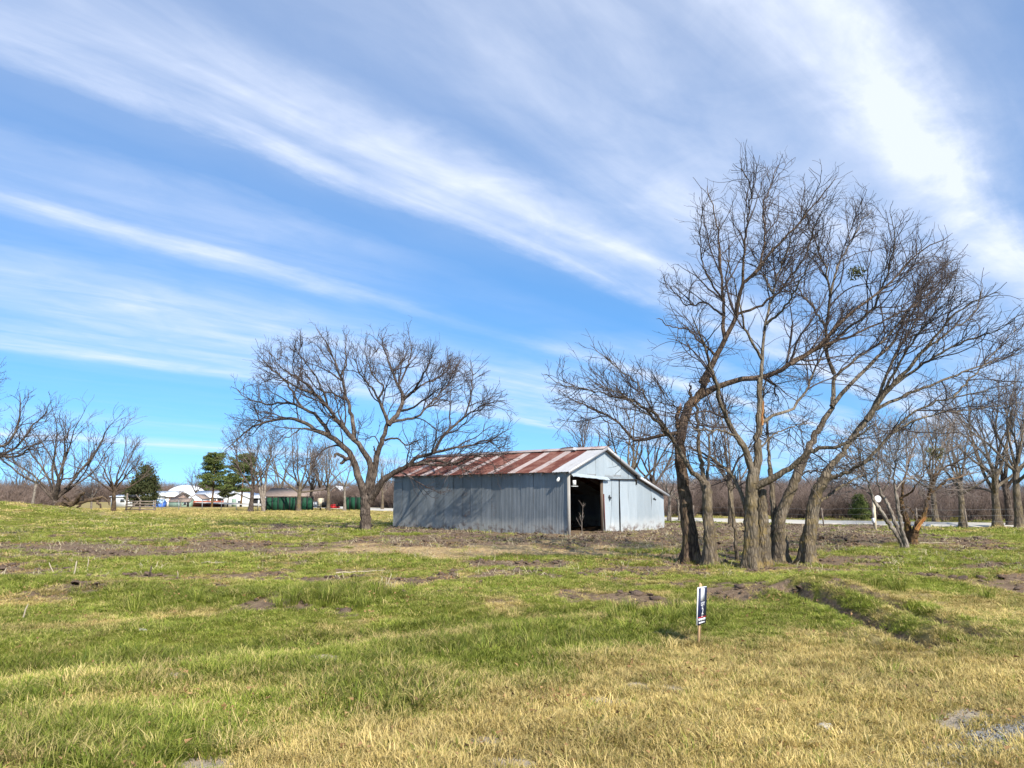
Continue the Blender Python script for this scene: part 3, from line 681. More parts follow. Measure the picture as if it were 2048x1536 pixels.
hero('thickest grey tree of the clump with double trunk, lichen and low right limb', (1508, 1131), 18.2, 24,
     [('c5', [(925, 1436), (922, 1330), (925, 1150), (928, 980), (925, 880), (935, 800), (955, 700)], 100, 78, 0, -.1),
      ('c5', [(1008, 1415), (1012, 1250), (1010, 1100), (1003, 950), (990, 860)], 84, 62, .25, .25)],
     [('c5', [(940, 830), (962, 680), (975, 500), (982, 400), (988, 250), (985, 60)], 80, 38, -.1, .2),
      ('c7', [(932, 1060), (938, 940), (955, 790), (985, 650), (1010, 560), (1060, 420), (1110, 330)], 20, 4, .2, 1.2),
      ('c5', [(930, 860), (985, 840), (1060, 800), (1150, 740), (1240, 680), (1340, 600), (1440, 570), (1560, 560), (1680, 510), (1829, 400)], 66, 14, -.1, -1.6),
      ('c7', [(912, 1455), (892, 1390), (868, 1310), (825, 1245), (785, 1160), (745, 1040), (722, 950), (690, 850), (640, 740)], 40, 5, 0, -1.4),
      ('c5', [(890, 1040), (860, 920), (810, 810), (740, 730), (620, 640), (520, 590), (440, 560)], 42, 12, .2, 1.4),
      ('c7', [(918, 1215), (970, 1175), (1060, 1140), (1130, 1060), (1170, 960), (1230, 830), (1300, 700)], 17, 4, .1, 1.9),
      ('c5', [(860, 560), (780, 470), (680, 440), (560, 440), (460, 420)], 26, 8, -.5, -1.8),
      ('c7', [(940, 930), (890, 840), (860, 770), (830, 640), (790, 500)], 15, 4, .2, -1.5),
      ('c7', [(985, 650), (940, 560), (900, 470)], 12, 3, .6, 2.2), ('c7', [(955, 780), (1050, 690), (1120, 560), (1180, 440)], 14, 3, .4, -1.8),
      ('c5', [(1000, 560), (1080, 480), (1180, 430), (1300, 400), (1420, 380)], 16, 5, 0, 1.6)],
     (1530, 720), MAT['bark_moss'], MAT['twig_dark'], fine(.9), growers=[1, 2, 3, 4, 5, 6, 7, 8, 9, 10], torn=[('c5', [(1000, 400), (1005, 310), (1012, 220)], 16, 10, -.35, -.3)])
hero('grey leaning trunk just right of the thick double trunk', (1558, 1120), 19.6, 25,
     [('c5', [(1135, 1396), (1132, 1250), (1135, 1090), (1175, 975), (1215, 870), (1260, 760), (1310, 650)], 86, 60, 0, 0),
      ('c5', [(1085, 1392), (1085, 1250), (1090, 1080), (1075, 900), (1062, 700)], 40, 34, .2, .3)],
     [('c5', [(1290, 690), (1345, 580), (1390, 480), (1450, 390), (1505, 290), (1524, 180), (1528, 90), (1531, 28)], 64, 30, 0, .3),
      ('c7', [(1245, 990), (1218, 920), (1212, 800), (1225, 660), (1205, 520), (1150, 400), (1130, 310)], 20, 4, .3, -1.2),
      ('c7', [(1225, 660), (1260, 540), (1310, 440), (1400, 290)], 13, 3, 0, 1.5),
      ('c7', [(1234, 1128), (1290, 1058), (1370, 980), (1470, 880), (1560, 760), (1640, 600), (1760, 500)], 22, 4, .1, 1.8),
      ('c7', [(1215, 880), (1300, 800), (1400, 720), (1470, 560), (1500, 420), (1480, 300)], 15, 3, .2, -1.8),
      ('c5', [(1062, 720), (1050, 600), (1040, 420), (1010, 200), (1050, 40)], 30, 10, .3, 1.4),
      ('c5', [(1270, 780), (1340, 745), (1440, 740), (1560, 700), (1700, 690)], 16, 5, 0, -1.4),
      ('c7', [(1240, 1010), (1330, 930), (1450, 850), (1560, 720), (1650, 560)], 14, 3, .3, .2),
      ('c7', [(1212, 800), (1150, 700), (1090, 620), (1050, 500)], 13, 3, .1, 1.8)],
     (1640, 720), MAT['bark_grey'], MAT['twig_dark'], fine(.9), growers=[1, 2, 3, 4, 5, 6, 7, 8])
hero('ochre lichened tree leaning right at the right end of the clump', (1617, 1123), 19.0, 26,
     [('c5', [(1340, 1408), (1338, 1310), (1352, 1180), (1382, 1000), (1425, 850), (1490, 740)], 96, 72, 0, 0)],
     [('c5', [(1450, 790), (1530, 680), (1600, 590), (1700, 450), (1829, 300)], 54, 34, 0, -.2),
      ('c7', [(1380, 1185), (1480, 1050), (1570, 950), (1650, 860), (1750, 745), (1850, 680), (1950, 640)], 26, 4, -.2, -1.8),
      ('c5', [(1480, 800), (1560, 780), (1640, 740), (1740, 680), (1829, 640)], 36, 22, 0, -.8),
      ('c7', [(1370, 1370), (1480, 1250), (1600, 1140), (1750, 1085), (1900, 1060), (2045, 1010)], 16, 3, -.8, -2.2),
      ('c5', [(1425, 965), (1520, 890), (1640, 820), (1750, 760)], 26, 12, 0, 1.0),
      ('c7', [(1400, 1150), (1500, 1100), (1650, 1040), (1800, 980), (1950, 925), (2050, 900)], 18, 4, -.2, 1.6),
      ('c7', [(1310, 1270), (1420, 1110), (1500, 920), (1590, 770), (1700, 650), (1770, 540)], 20, 4, -.1, 1.9),
      ('c7', [(1480, 1050), (1650, 930), (1800, 850), (1960, 790), (2040, 720)], 16, 3, -.4, -2.4),
      ('c7', [(1600, 910), (1700, 830), (1830, 740), (1880, 610)], 14, 3, -.7, .6),
      ('c7', [(1440, 1090), (1560, 880), (1640, 770), (1800, 610)], 15, 3, -.2, -2.2),
      ('c7', [(1480, 1250), (1600, 1180), (1750, 1150), (1900, 1130), (2040, 1110)], 12, 3, -.9, 1.2),
      ('c7', [(1750, 1085), (1850, 980), (1960, 860), (2030, 780)], 11, 3, -1.2, -.5)],
     (1800, 780), MAT['bark_moss'], MAT['twig_dark'], fine(.7), growers=[1, 3, 4, 5, 6, 7, 8, 9, 10, 11])

# --- the low many-stemmed trees further right
hero('low pale grey tree with several thin stems fanning from one root', (1808, 1091), 25.0, 27,
     [('c6', [(640, 1272), (600, 1205), (540, 1115), (480, 1030), (430, 950), (400, 880)], 34, 24, 0, -.3), ('c6', [(652, 1272), (625, 1200), (590, 1125), (550, 1030), (515, 945), (465, 865)], 34, 24, .1, .4),
      ('c6', [(668, 1275), (640, 1190), (615, 1080), (598, 980), (580, 860)], 34, 24, -.1, -.3)],
     [('c6', [(400, 885), (375, 800), (340, 710), (300, 560), (260, 400)], 20, 5, -.3, -1.2), ('c6', [(400, 890), (330, 830), (260, 800), (150, 770), (60, 740)], 14, 4, -.3, .9),
      ('c6', [(470, 870), (440, 760), (440, 660), (455, 500), (430, 330)], 18, 5, .4, 1.4), ('c6', [(580, 870), (570, 770), (575, 680), (595, 540), (620, 340)], 18, 5, -.3, -1.4),
      ('c6', [(580, 850), (640, 780), (720, 730), (820, 660)], 15, 4, -.3, .8), ('c6', [(465, 870), (520, 800), (540, 650), (520, 400)], 12, 4, .4, -1), ('c6', [(375, 800), (430, 700), (420, 580)], 10, 3, -.5, .8)],
     (1790, 960), MAT['bark_light'], MAT['twig_pale'], [dict(s, d=s['d'] * .95, ow=.5, up=.0) for s in fine(1.15, 1.25, 1.2)], flare=.3, sides=9)
hero('brown tree with torn orange heartwood beside the pale many stemmed tree', (1827, 1085), 26.3, 28,
     [('c6', [(690, 1250), (678, 1150), (660, 1070), (630, 970), (618, 900)], 56, 34, .1, .2), ('c6', [(712, 1258), (725, 1190), (748, 1120), (795, 1052)], 58, 44, -.1, -.2)],
     [('c6', [(785, 1065), (812, 990), (840, 860), (870, 750), (930, 690), (1010, 650), (1130, 590), (1250, 520)], 40, 6, -.2, -1.2), ('c6', [(850, 870), (920, 820), (990, 765), (1080, 745), (1150, 700)], 22, 14, -.2, .9),
      ('c6', [(625, 920), (640, 800), (690, 620), (740, 400)], 24, 6, .2, 1.4), ('c6', [(620, 910), (700, 860), (760, 780), (860, 600), (900, 400)], 18, 5, .2, -1.4),
      ('c6', [(880, 740), (900, 620), (960, 470), (1010, 330)], 16, 5, -.3, 1.5), ('c6', [(740, 1090), (710, 1010), (660, 960)], 12, 7, -.2, -.4), ('c6', [(1000, 655), (1100, 680), (1200, 660), (1280, 600)], 11, 4, -.7, -2)],
     (1850, 950), MAT['bark_brown'], MAT['twig_pale'], [dict(s, d=s['d'] * .8, ow=.5, up=.0) for s in fine(1.15, 1.2, 1.15)], flare=.3, sides=10,
     torn=[('c6', [(735, 1145), (765, 1095), (812, 1045)], 26, 16, -.42, -.5)], mist=[(1870, 905, 0, .32)])

# --- the tree off the left edge whose limbs reach into view
hero('leafless tree at the left edge, only its right hand limbs in view', (-150, 1060), 30.0, 29,
     [('px', [(-150, 1062), (-148, 1000), (-140, 950), (-130, 920)], 42, 34, 0, 0)],
     [('px', [(-132, 935), (-90, 905), (-40, 900), (0, 893), (20, 882), (36, 850), (42, 815), (40, 785)], 14, 2, 0, -.6), ('px', [(-125, 930), (-60, 910), (0, 908), (25, 898), (52, 872), (66, 850), (88, 833), (95, 815)], 12, 2, 0, .8),
      ('px', [(-60, 910), (0, 912), (35, 912), (60, 895), (85, 884), (100, 868)], 8, 2, .3, -1.2), ('px', [(-140, 940), (-120, 860), (-70, 780), (-30, 700)], 26, 4, 0, 1), ('px', [(-145, 950), (-190, 880), (-250, 800)], 24, 4, 0, -1),
      ('px', [(-90, 905), (-50, 860), (-40, 820), (-30, 780), (-30, 740)], 10, 2, 0, -1.5)],
     (-90, 860), MAT['bark_pecan'], MAT['twig_pecan'], [dict(s, d=s['d'] * .8) for s in fine(.9, 1.3, .9)])

# ------------------------------------------------------------------ background trees
def gen_tree(seed, H, fork, nl, spread, bark, twig, dens=1.0, tip=.011, lean=0.0, stems=1, thick=.022, reach=.62):
    """a free-grown bare tree at the origin: returns trunk mesh and crown mesh"""
    rng = np.random.RandomState(seed); L = []; g = Geo()
    for s in range(stems):
        az = rng.rand() * 6.28; ln = lean + (.25 if stems > 1 else .04)
        t = np.linspace(0, 1, 12); hh = H * fork * (.8 + .4 * rng.rand())
        P = np.stack([math.cos(az) * ln * hh * t ** 1.3, math.sin(az) * ln * hh * t ** 1.3, hh * t - .15 * (t < .01)], 1) + np.cumsum(rng.randn(12, 3) * .02, 0) * t[:, None]
        r = H * thick / math.sqrt(stems) * (1.15 - .4 * t) * (1 + .5 * np.exp(-t * 9))
        g.add(*tubes(P[None], r[None], 9, rng, .04))
        n = max(2, int(round(nl / stems)))
        for k in range(n):
            a = az + 6.28 * k / n + rng.randn() * .35; el = math.radians(spread[0] + (spread[1] - spread[0]) * rng.rand())
            d = np.array([math.cos(a) * math.sin(el), math.sin(a) * math.sin(el), math.cos(el)])
            i0 = 11 - int(rng.rand() * 4); p = P[i0].copy(); pts = [p]; ll = H * reach * (.7 + .5 * rng.rand()); m = 16
            for q in range(m - 1):
                d = unit(d + rng.randn(3) * .12 + np.array([0, 0, .05])); p = p + d * ll / (m - 1); pts.append(p)
            W = np.array(pts); rr = r[i0] * .62 * (1 - .9 * np.linspace(0, 1, m) ** .8); L.append((W, np.maximum(rr, tip)))
    for W, r in L: g.add(*tubes(W[None], r[None], 7, rng, .03))
    V, F = g.out(); tm = make_mesh('trunk', V, F, bark, True)
    lev = crown_levels(L, rng, np.array([0, 0, H * .35]), [
        dict(d=1.6 * dens, t0=.22, a=(25, 60), len=lambda L, t: np.minimum(.5 * L * (1.15 - t) + .5, 3), K=8, tip=tip, wig=.15, up=.05, ow=.3, upb=.15, S=4, rr=.015),
        dict(d=2.4 * dens, t0=.2, a=(25, 60), len=lambda L, t: np.minimum(.45 * L * (1.2 - t) + .35, 1.4), K=5, tip=tip * .85, wig=.17, up=.04, ow=.25, upb=.1, S=3, more=True),
        dict(d=2.2 * dens, t0=.15, a=(25, 60), len=lambda L, t: np.minimum(.4 * L * (1.2 - t) + .25, .8), K=3, tip=tip * .75, wig=.17, up=.04, ow=.25, S=3)])
    c = Geo()
    for P, R, S in lev:
        if len(P): c.add(*tubes(P, R, S, rng))
    V, F = c.out(); return tm, make_mesh('crown', V, F, twig, True)
def gx(px, Y): return at(px, 1000, Y)[0]
PROTO = {'vase': gen_tree(101, 9, .12, 13, (18, 62), MAT['bark_pecan'], MAT['twig_far'], .95, reach=.8),
         'upright': gen_tree(102, 10, .3, 7, (12, 45), MAT['bark_pecan'], MAT['twig_far'], .9),
         'round': gen_tree(103, 9, .3, 8, (20, 70), MAT['bark_grey'], MAT['twig_far'], .9),
         'stems': gen_tree(104, 9, .4, 9, (10, 55), MAT['bark_light'], MAT['twig_far'], .85, stems=3),
         'dense': gen_tree(105, 8, .28, 9, (25, 85), MAT['bark_dark'], MAT['twig_far'], 1.25),
         'small': gen_tree(106, 5, .35, 6, (15, 60), MAT['bark_light'], MAT['twig_pale'], 1.1, tip=.009, thick=.02),
         'mid': gen_tree(107, 7, .35, 6, (15, 60), MAT['bark_grey'], MAT['twig_pale'], 1.2, tip=.008)}
def place(kind, px, Y, sc, rz, label, group, name='bare_tree', wide=1.0):
    x = gx(px, Y); root = empty(name, (x, Y, hz(x, Y)), rz); root.scale = (sc * wide, sc * wide, sc)
    tag(root, label, 'tree', group)
    for n, me in zip(('trunk', 'crown'), PROTO[kind]): obj(n, me, root)
    return root
LG = 'bare trees along the left field edge'; MG = 'bare trees along the far fence'; BG = 'bare trees behind the barn'; RG = 'bare trees along the road'
for a in [
    ('vase', 112, 60, 1.02, .4, 'dense fan shaped bare tree on the rise at far left', LG, 'bare_tree', 1.2),
    ('dense', 228, 68, 1.09, 1.2, 'bare tree with twiggy skirt in front of the dark evergreen', LG),
    ('small', 66, 52, .85, 2.2, 'small pale bare sapling in front of the fan shaped tree', LG),
    ('small', 185, 64, .8, 4.0, 'thin pale stem between the fan shaped tree and the twiggy skirt tree', LG),
    ('upright', 40, 92, .75, .9, 'bare tree half hidden behind the left edge limbs', LG),
    ('stems', 268, 130, 1.20, .2, 'tall thin bare tree rising left of the dark evergreen', LG),
    ('upright', 392, 215, 1.2, 2.0, 'pale bare tree standing behind the white dome roof', MG),
    ('small', 362, 170, .9, 1.0, 'small leafless tree in front of the white dome roof', MG),
    ('small', 428, 178, .8, .3, 'pale bare sapling in front of the red board fence', MG),
    ('upright', 502, 77, 0.95, 2.6, 'bare tree between the pines and the green screen fence', MG),
    ('stems', 528, 78, 1.17, .8, 'bare tree with three pale stems at the left end of the green screen', MG),
    ('round', 598, 79, 1.11, 1.7, 'bare tree with pale straight trunk before the middle of the green screen', MG),
    ('upright', 622, 84, 0.84, 4.2, 'thin bare tree right of the pale straight trunk', MG),
    ('mid', 657, 80, 1.10, 3.1, 'low forking bare tree beside the black barrel', MG),
    ('small', 690, 82, 1.38, 5.2, 'slanting pale bare tree next to the second green screen', MG),
    ('round', 560, 140, 1.50, .5, 'bare tree rising behind the brown roof, left part', MG),
    ('upright', 640, 150, 1.44, 3.6, 'bare tree rising behind the brown roof, right part', MG),
    ('mid', 765, 88, .95, 2.0, 'small bare tree between the big trunk and the barn corner', BG),
    ('round', 780, 120, 1.0, 4.4, 'distant bare tree just left of the barn corner', BG),
    ('upright', 1178, 62, 0.97, 1.1, 'bare tree with a single pole trunk rising above the barn ridge', BG),
    ('round', 1262, 58, 1.18, 3.9, 'wide bare tree right behind the barn gable', BG),
    ('upright', 1310, 66, 1.02, 5.5, 'bare tree beyond the low end of the lean-to roof', BG),
    ('stems', 1090, 95, .8, 2.5, 'far bare tree whose top shows over the middle of the roof', BG),
    ('small', 1336, 49, .9, .6, 'small pale forked tree beside the lean-to at the road', BG),
    ('small', 1358, 50, .75, 2.9, 'small tree between the lean-to and the dark trunk', BG),
    ('mid', 1462, 44, 1.04, 1.4, 'slender bare tree behind the thin young stem', RG),
    ('mid', 1922, 40, 0.92, .3, 'stout short bare tree with a side limb near the fence', RG, 'bare_tree', 1.15),
    ('round', 1990, 40.5, 1.01, 2.4, 'straight trunk bare tree right of the stout short one', RG),
    ('upright', 2018, 41.5, 0.86, 4.9, 'dark slim bare tree second from the right edge', RG),
    ('mid', 2034, 39, 1.20, 5.8, 'leaning bare tree at the right edge by the fence', RG),
    ('mid', 1868, 47, 1.02, 3.3, 'bare tree behind the torn orange tree by the road', RG),
    ('upright', 2110, 44, 0.94, 1.0, 'bare tree just beyond the right edge whose twigs reach in', RG),
]: place(*a)

def conifer(name, label, px, Y, H, kind, seed, mat):
    rng = np.random.RandomState(seed); x = gx(px, Y); z = hz(x, Y); root = empty(name, (x, Y, z)); tag(root, label, 'tree', 'evergreens by the far houses')
    t = np.linspace(0, 1, 14); P = np.stack([.15 * np.sin(t * 3), .1 * t, -.2 + H * .95 * t], 1); r = H * .022 * (1.05 - t)
    g = Geo(); g.add(*tubes(P[None], r[None], 8, rng, .03)); C = []
    if kind == 'pine':
        for i in range(48):
            h = H * (.28 + .7 * rng.rand() ** .8); a = rng.rand() * 6.28; l = H * .26 * (1.1 - abs(h / H - .5)) * (.55 + .6 * rng.rand())
            q = np.linspace(0, 1, 6)[:, None]; B = np.array([0, 0, h]) + q * np.array([math.cos(a) * l, math.sin(a) * l, l * .12]) + q ** 2 * np.array([0, 0, l * .25])
            g.add(*tubes(B[None], (np.linspace(.06, .02, 6))[None], 4, rng))
            for k in range(3): C.append((B[-1] * (1 - .22 * k) + B[0] * .22 * k + rng.randn(3) * .15, H * .05 * (.7 + .6 * rng.rand())))
        C += [(np.array([0, 0, H * .97]), H * .07), (np.array([.2, 0, H * .85]), H * .09), (np.array([-.2, 0, H * .7]), H * .1)]
        pts = np.concatenate([c + rng.randn(110, 3) * np.array([1.15, 1.15, .42]) * r0 * .62 for c, r0 in C])
        V, F = leaf_tris(pts, .26, rng)
    else:
        m = 90; h = rng.rand(m) ** 1.1; a = rng.rand(m) * 6.28; rad = H * .43 * np.minimum(1, (1.04 - h) ** .6) * np.minimum(1, h * 3 + .55) * (.45 + .6 * rng.rand(m))
        cc = np.stack([np.cos(a) * rad, np.sin(a) * rad, H * (.07 + .88 * h)], 1); cs = H * (.045 + .07 * rng.rand(m))
        pts = np.concatenate([c + rng.randn(100, 3) * np.array([1, 1, .7]) * q * .75 for c, q in zip(cc, cs)] + [np.array([0, 0, H * .5]) + rng.randn(500, 3) * np.array([.13, .13, .22]) * H])
        pts = pts[pts[:, 2] > .05]; V, F = leaf_tris(pts, .05 * H * .85, rng)
    mobj('crown', V, F, mat, root); V, F = g.out(); mobj('trunk', V, F, MAT['bark_brown'], root, True)
conifer('pine_tree', 'bright green pine tree left of its darker twin behind the red fence', 424, 150, 10.3, 'pine', 41, MAT['needle'])
conifer('pine_tree', 'darker pine tree half hidden by bare branches over the white gable house', 482, 140, 9.6, 'pine', 42, MAT['needle'])
conifer('pine_tree', 'low dark pine foliage between the two taller pines', 455, 160, 6.2, 'pine', 43, MAT['cedar'])
conifer('cedar_tree', 'broad dark evergreen left of the white dome roof', 287, 120, 6.7, 'cedar', 44, MAT['cedar'])
conifer('cedar_bush', 'small round green cedar bush beside the road right of the clump', 1718, 52, 1.75, 'cedar', 45, MAT['needle'])
conifer('cedar_bush', 'dark small cedar bush beyond the road between the slim trunks', 1452, 62, 1.5, 'cedar', 46, MAT['cedar'])

# ------------------------------------------------------------------ brush thickets and scatter (geometry-node instances of small plants)
def scatter(name, label, cat, P, rot, scl, idx, protos, floats=None):
    """one uncountable mass: a point mesh whose points carry plants from the collection protos"""
    me = bpy.data.meshes.new(name); me.vertices.add(len(P)); me.vertices.foreach_set('co', np.asarray(P, np.float32).ravel())
    def add(n, typ, key, v): a = me.attributes.new(n, typ, 'POINT'); a.data.foreach_set(key, v)
    add('rot', 'FLOAT_VECTOR', 'vector', np.asarray(rot, np.float32).ravel()); add('scl', 'FLOAT_VECTOR', 'vector', np.asarray(scl, np.float32).ravel())
    add('pick', 'INT', 'value', np.asarray(idx, np.int32))
    for k, v in (floats or {}).items(): add(k, 'FLOAT', 'value', np.asarray(v, np.float32))
    cl = bpy.data.collections.new(name + '_plants')
    for i, m in enumerate(protos): cl.objects.link(bpy.data.objects.new('%s_plant_%02d' % (name, i), m))
    gt = bpy.data.node_groups.new(name, 'GeometryNodeTree')
    gt.interface.new_socket('Geometry', in_out='INPUT', socket_type='NodeSocketGeometry'); gt.interface.new_socket('Geometry', in_out='OUTPUT', socket_type='NodeSocketGeometry')
    N = gt.nodes.new; gi = N('NodeGroupInput'); go = N('NodeGroupOutput'); ip = N('GeometryNodeInstanceOnPoints'); ci = N('GeometryNodeCollectionInfo')
    ci.inputs['Collection'].default_value = cl; ci.inputs['Separate Children'].default_value = True; ci.inputs['Reset Children'].default_value = True
    def na(n, typ):
        a = N('GeometryNodeInputNamedAttribute'); a.data_type = typ; a.inputs['Name'].default_value = n; return a.outputs['Attribute']
    e2r = N('FunctionNodeEulerToRotation'); lk = gt.links.new
    lk(na('rot', 'FLOAT_VECTOR'), e2r.inputs[0]); lk(e2r.outputs[0], ip.inputs['Rotation']); lk(na('scl', 'FLOAT_VECTOR'), ip.inputs['Scale'])
    lk(na('pick', 'INT'), ip.inputs['Instance Index']); ip.inputs['Pick Instance'].default_value = True
    lk(gi.outputs[0], ip.inputs['Points']); lk(ci.outputs[0], ip.inputs['Instance']); lk(ip.outputs[0], go.inputs[0])
    o = obj(name, me); md = o.modifiers.new('scatter', 'NODES'); md.node_group = gt
    tag(o, label, cat, kind='stuff'); return o

def brush_proto(seed, n=150, h=2.6, wide=1.0):
    rng = np.random.RandomState(seed); g = Geo()
    a = rng.rand(n) * 6.28; rad = np.sqrt(rng.rand(n)) * wide; p0 = np.stack([np.cos(a) * rad, np.sin(a) * rad, np.full(n, -.1)], 1)
    d = unit(np.stack([rng.randn(n) * .28, rng.randn(n) * .28, np.ones(n)], 1)); ln = h * (.35 + .65 * rng.rand(n))
    pts = [p0]
    for k in range(3): d = unit(d + rng.randn(n, 3) * .13); pts.append(pts[-1] + d * (ln / 3)[:, None])
    P = np.stack(pts, 1); R = np.tile(np.linspace(.018, .008, 4), (n, 1)); g.add(*tubes(P, R, 3, rng))
    C, RR = grow(P, R, rng, 3.2, .2, (25, 55), lambda L, t: .3 * L + .2, 3, .05, .15, .02, .007); g.add(*tubes(C, RR, 3, rng))
    V, F = g.out(); return make_mesh('brush', V, F, MAT['brush'])
def thickets():
    rng = np.random.RandomState(5); P = []; S = []
    def strip(path, n, depth, s0, s1):
        q = catmull(np.array(path, float), 200); i = rng.randint(0, 200, n); T = np.gradient(q, axis=0); T = unit(T); N_ = np.stack([-T[:, 1], T[:, 0]], 1)
        p = q[i] + N_[i] * (rng.rand(n, 1) * depth) + rng.randn(n, 2) * .8; sc = s0 + (s1 - s0) * rng.rand(n)
        P.append(np.column_stack([p, height(p[:, 0], p[:, 1]) ])); S.append(sc)
    rd = ROAD
    off = lambda d: [(rd[k][0] + nrm[k][0] * d, rd[k][1] + nrm[k][1] * d) for k in range(4, 62, 6)]
    T = unit(np.gradient(rd, axis=0)); nrm = np.stack([-T[:, 1], T[:, 0]], 1); nrm = np.where((nrm[:, 1] < 0)[:, None], -nrm, nrm)
    a = off(6.5); strip(a[::-1] if a[0][0] < a[-1][0] else a, 800, -14, .35, .95)
    strip([(95, 62), (60, 74), (30, 84), (0, 100), (-30, 135)], 560, 14, .7, 1.35)
    strip([(-40, 60), (-47, 70), (-55, 90), (-70, 115)], 260, 10, .7, 1.1)
    strip([(-48, 78), (-56, 80), (-70, 84)], 120, 8, .7, 1.15)
    strip([(-190, 290), (-110, 300), (-30, 300), (30, 270), (80, 210)], 420, 25, 2.0, 3.2)
    strip([(-22, 100), (-8, 118), (4, 110)], 120, 12, .9, 1.5)
    P = np.concatenate(P); S = np.concatenate(S)
    ub, wb = barn_uv(P[:, 0], P[:, 1]); k = (P[:, 1] > 45); 
    dr = segdist(P[:, 0], P[:, 1], [tuple(q) for q in rd]); k &= dr > 5.2
    P = P[k]; S = S[k]; n = len(P)
    scatter('brush_thicket', 'brown leafless brush thicket beyond the road and behind the houses', 'brush', P, np.stack([np.zeros(n), np.zeros(n), rng.rand(n) * 6.28], 1),
            np.stack([S, S, S * (.85 + .3 * rng.rand(n))], 1), rng.randint(0, 4, n), [brush_proto(60 + i) for i in range(4)])
thickets()

def clump_proto(seed, n, h0, h1, rad, lean, w, mat, curl=.5):
    rng = np.random.RandomState(seed); a = rng.rand(n) * 6.28; r = np.sqrt(rng.rand(n)) * rad
    b = np.stack([np.cos(a) * r, np.sin(a) * r, np.full(n, -.01)], 1); az = a + rng.randn(n) * .9
    out = np.stack([np.cos(az), np.sin(az), np.zeros(n)], 1); h = (h0 + (h1 - h0) * rng.rand(n))[:, None]; ln = (lean * (.35 + .9 * rng.rand(n)))[:, None]
    side = np.stack([-np.sin(az + rng.randn(n) * .8), np.cos(az), np.zeros(n)], 1); side = unit(side) * (w * (.7 + .6 * rng.rand(n)))[:, None] * .5
    up = np.array([0, 0, 1.0]); m = b + up * h * .58 + out * h * ln * .35; tp = b + up * h * (1 - curl * .35 * ln) + out * h * ln
    V = np.stack([b - side, b + side, m - side * .8, m + side * .8, tp], 1).reshape(-1, 3); i = np.arange(n)[:, None] * 5
    rnd = np.repeat(rng.rand(n), 5); tip = np.tile([0, 0, .5, .5, 1.0], n)
    return make_mesh('clump', V, [i + np.array([[0, 1, 3, 2]]), i + np.array([[2, 3, 4]])], mat, False, {'rnd': rnd, 'tip': tip})

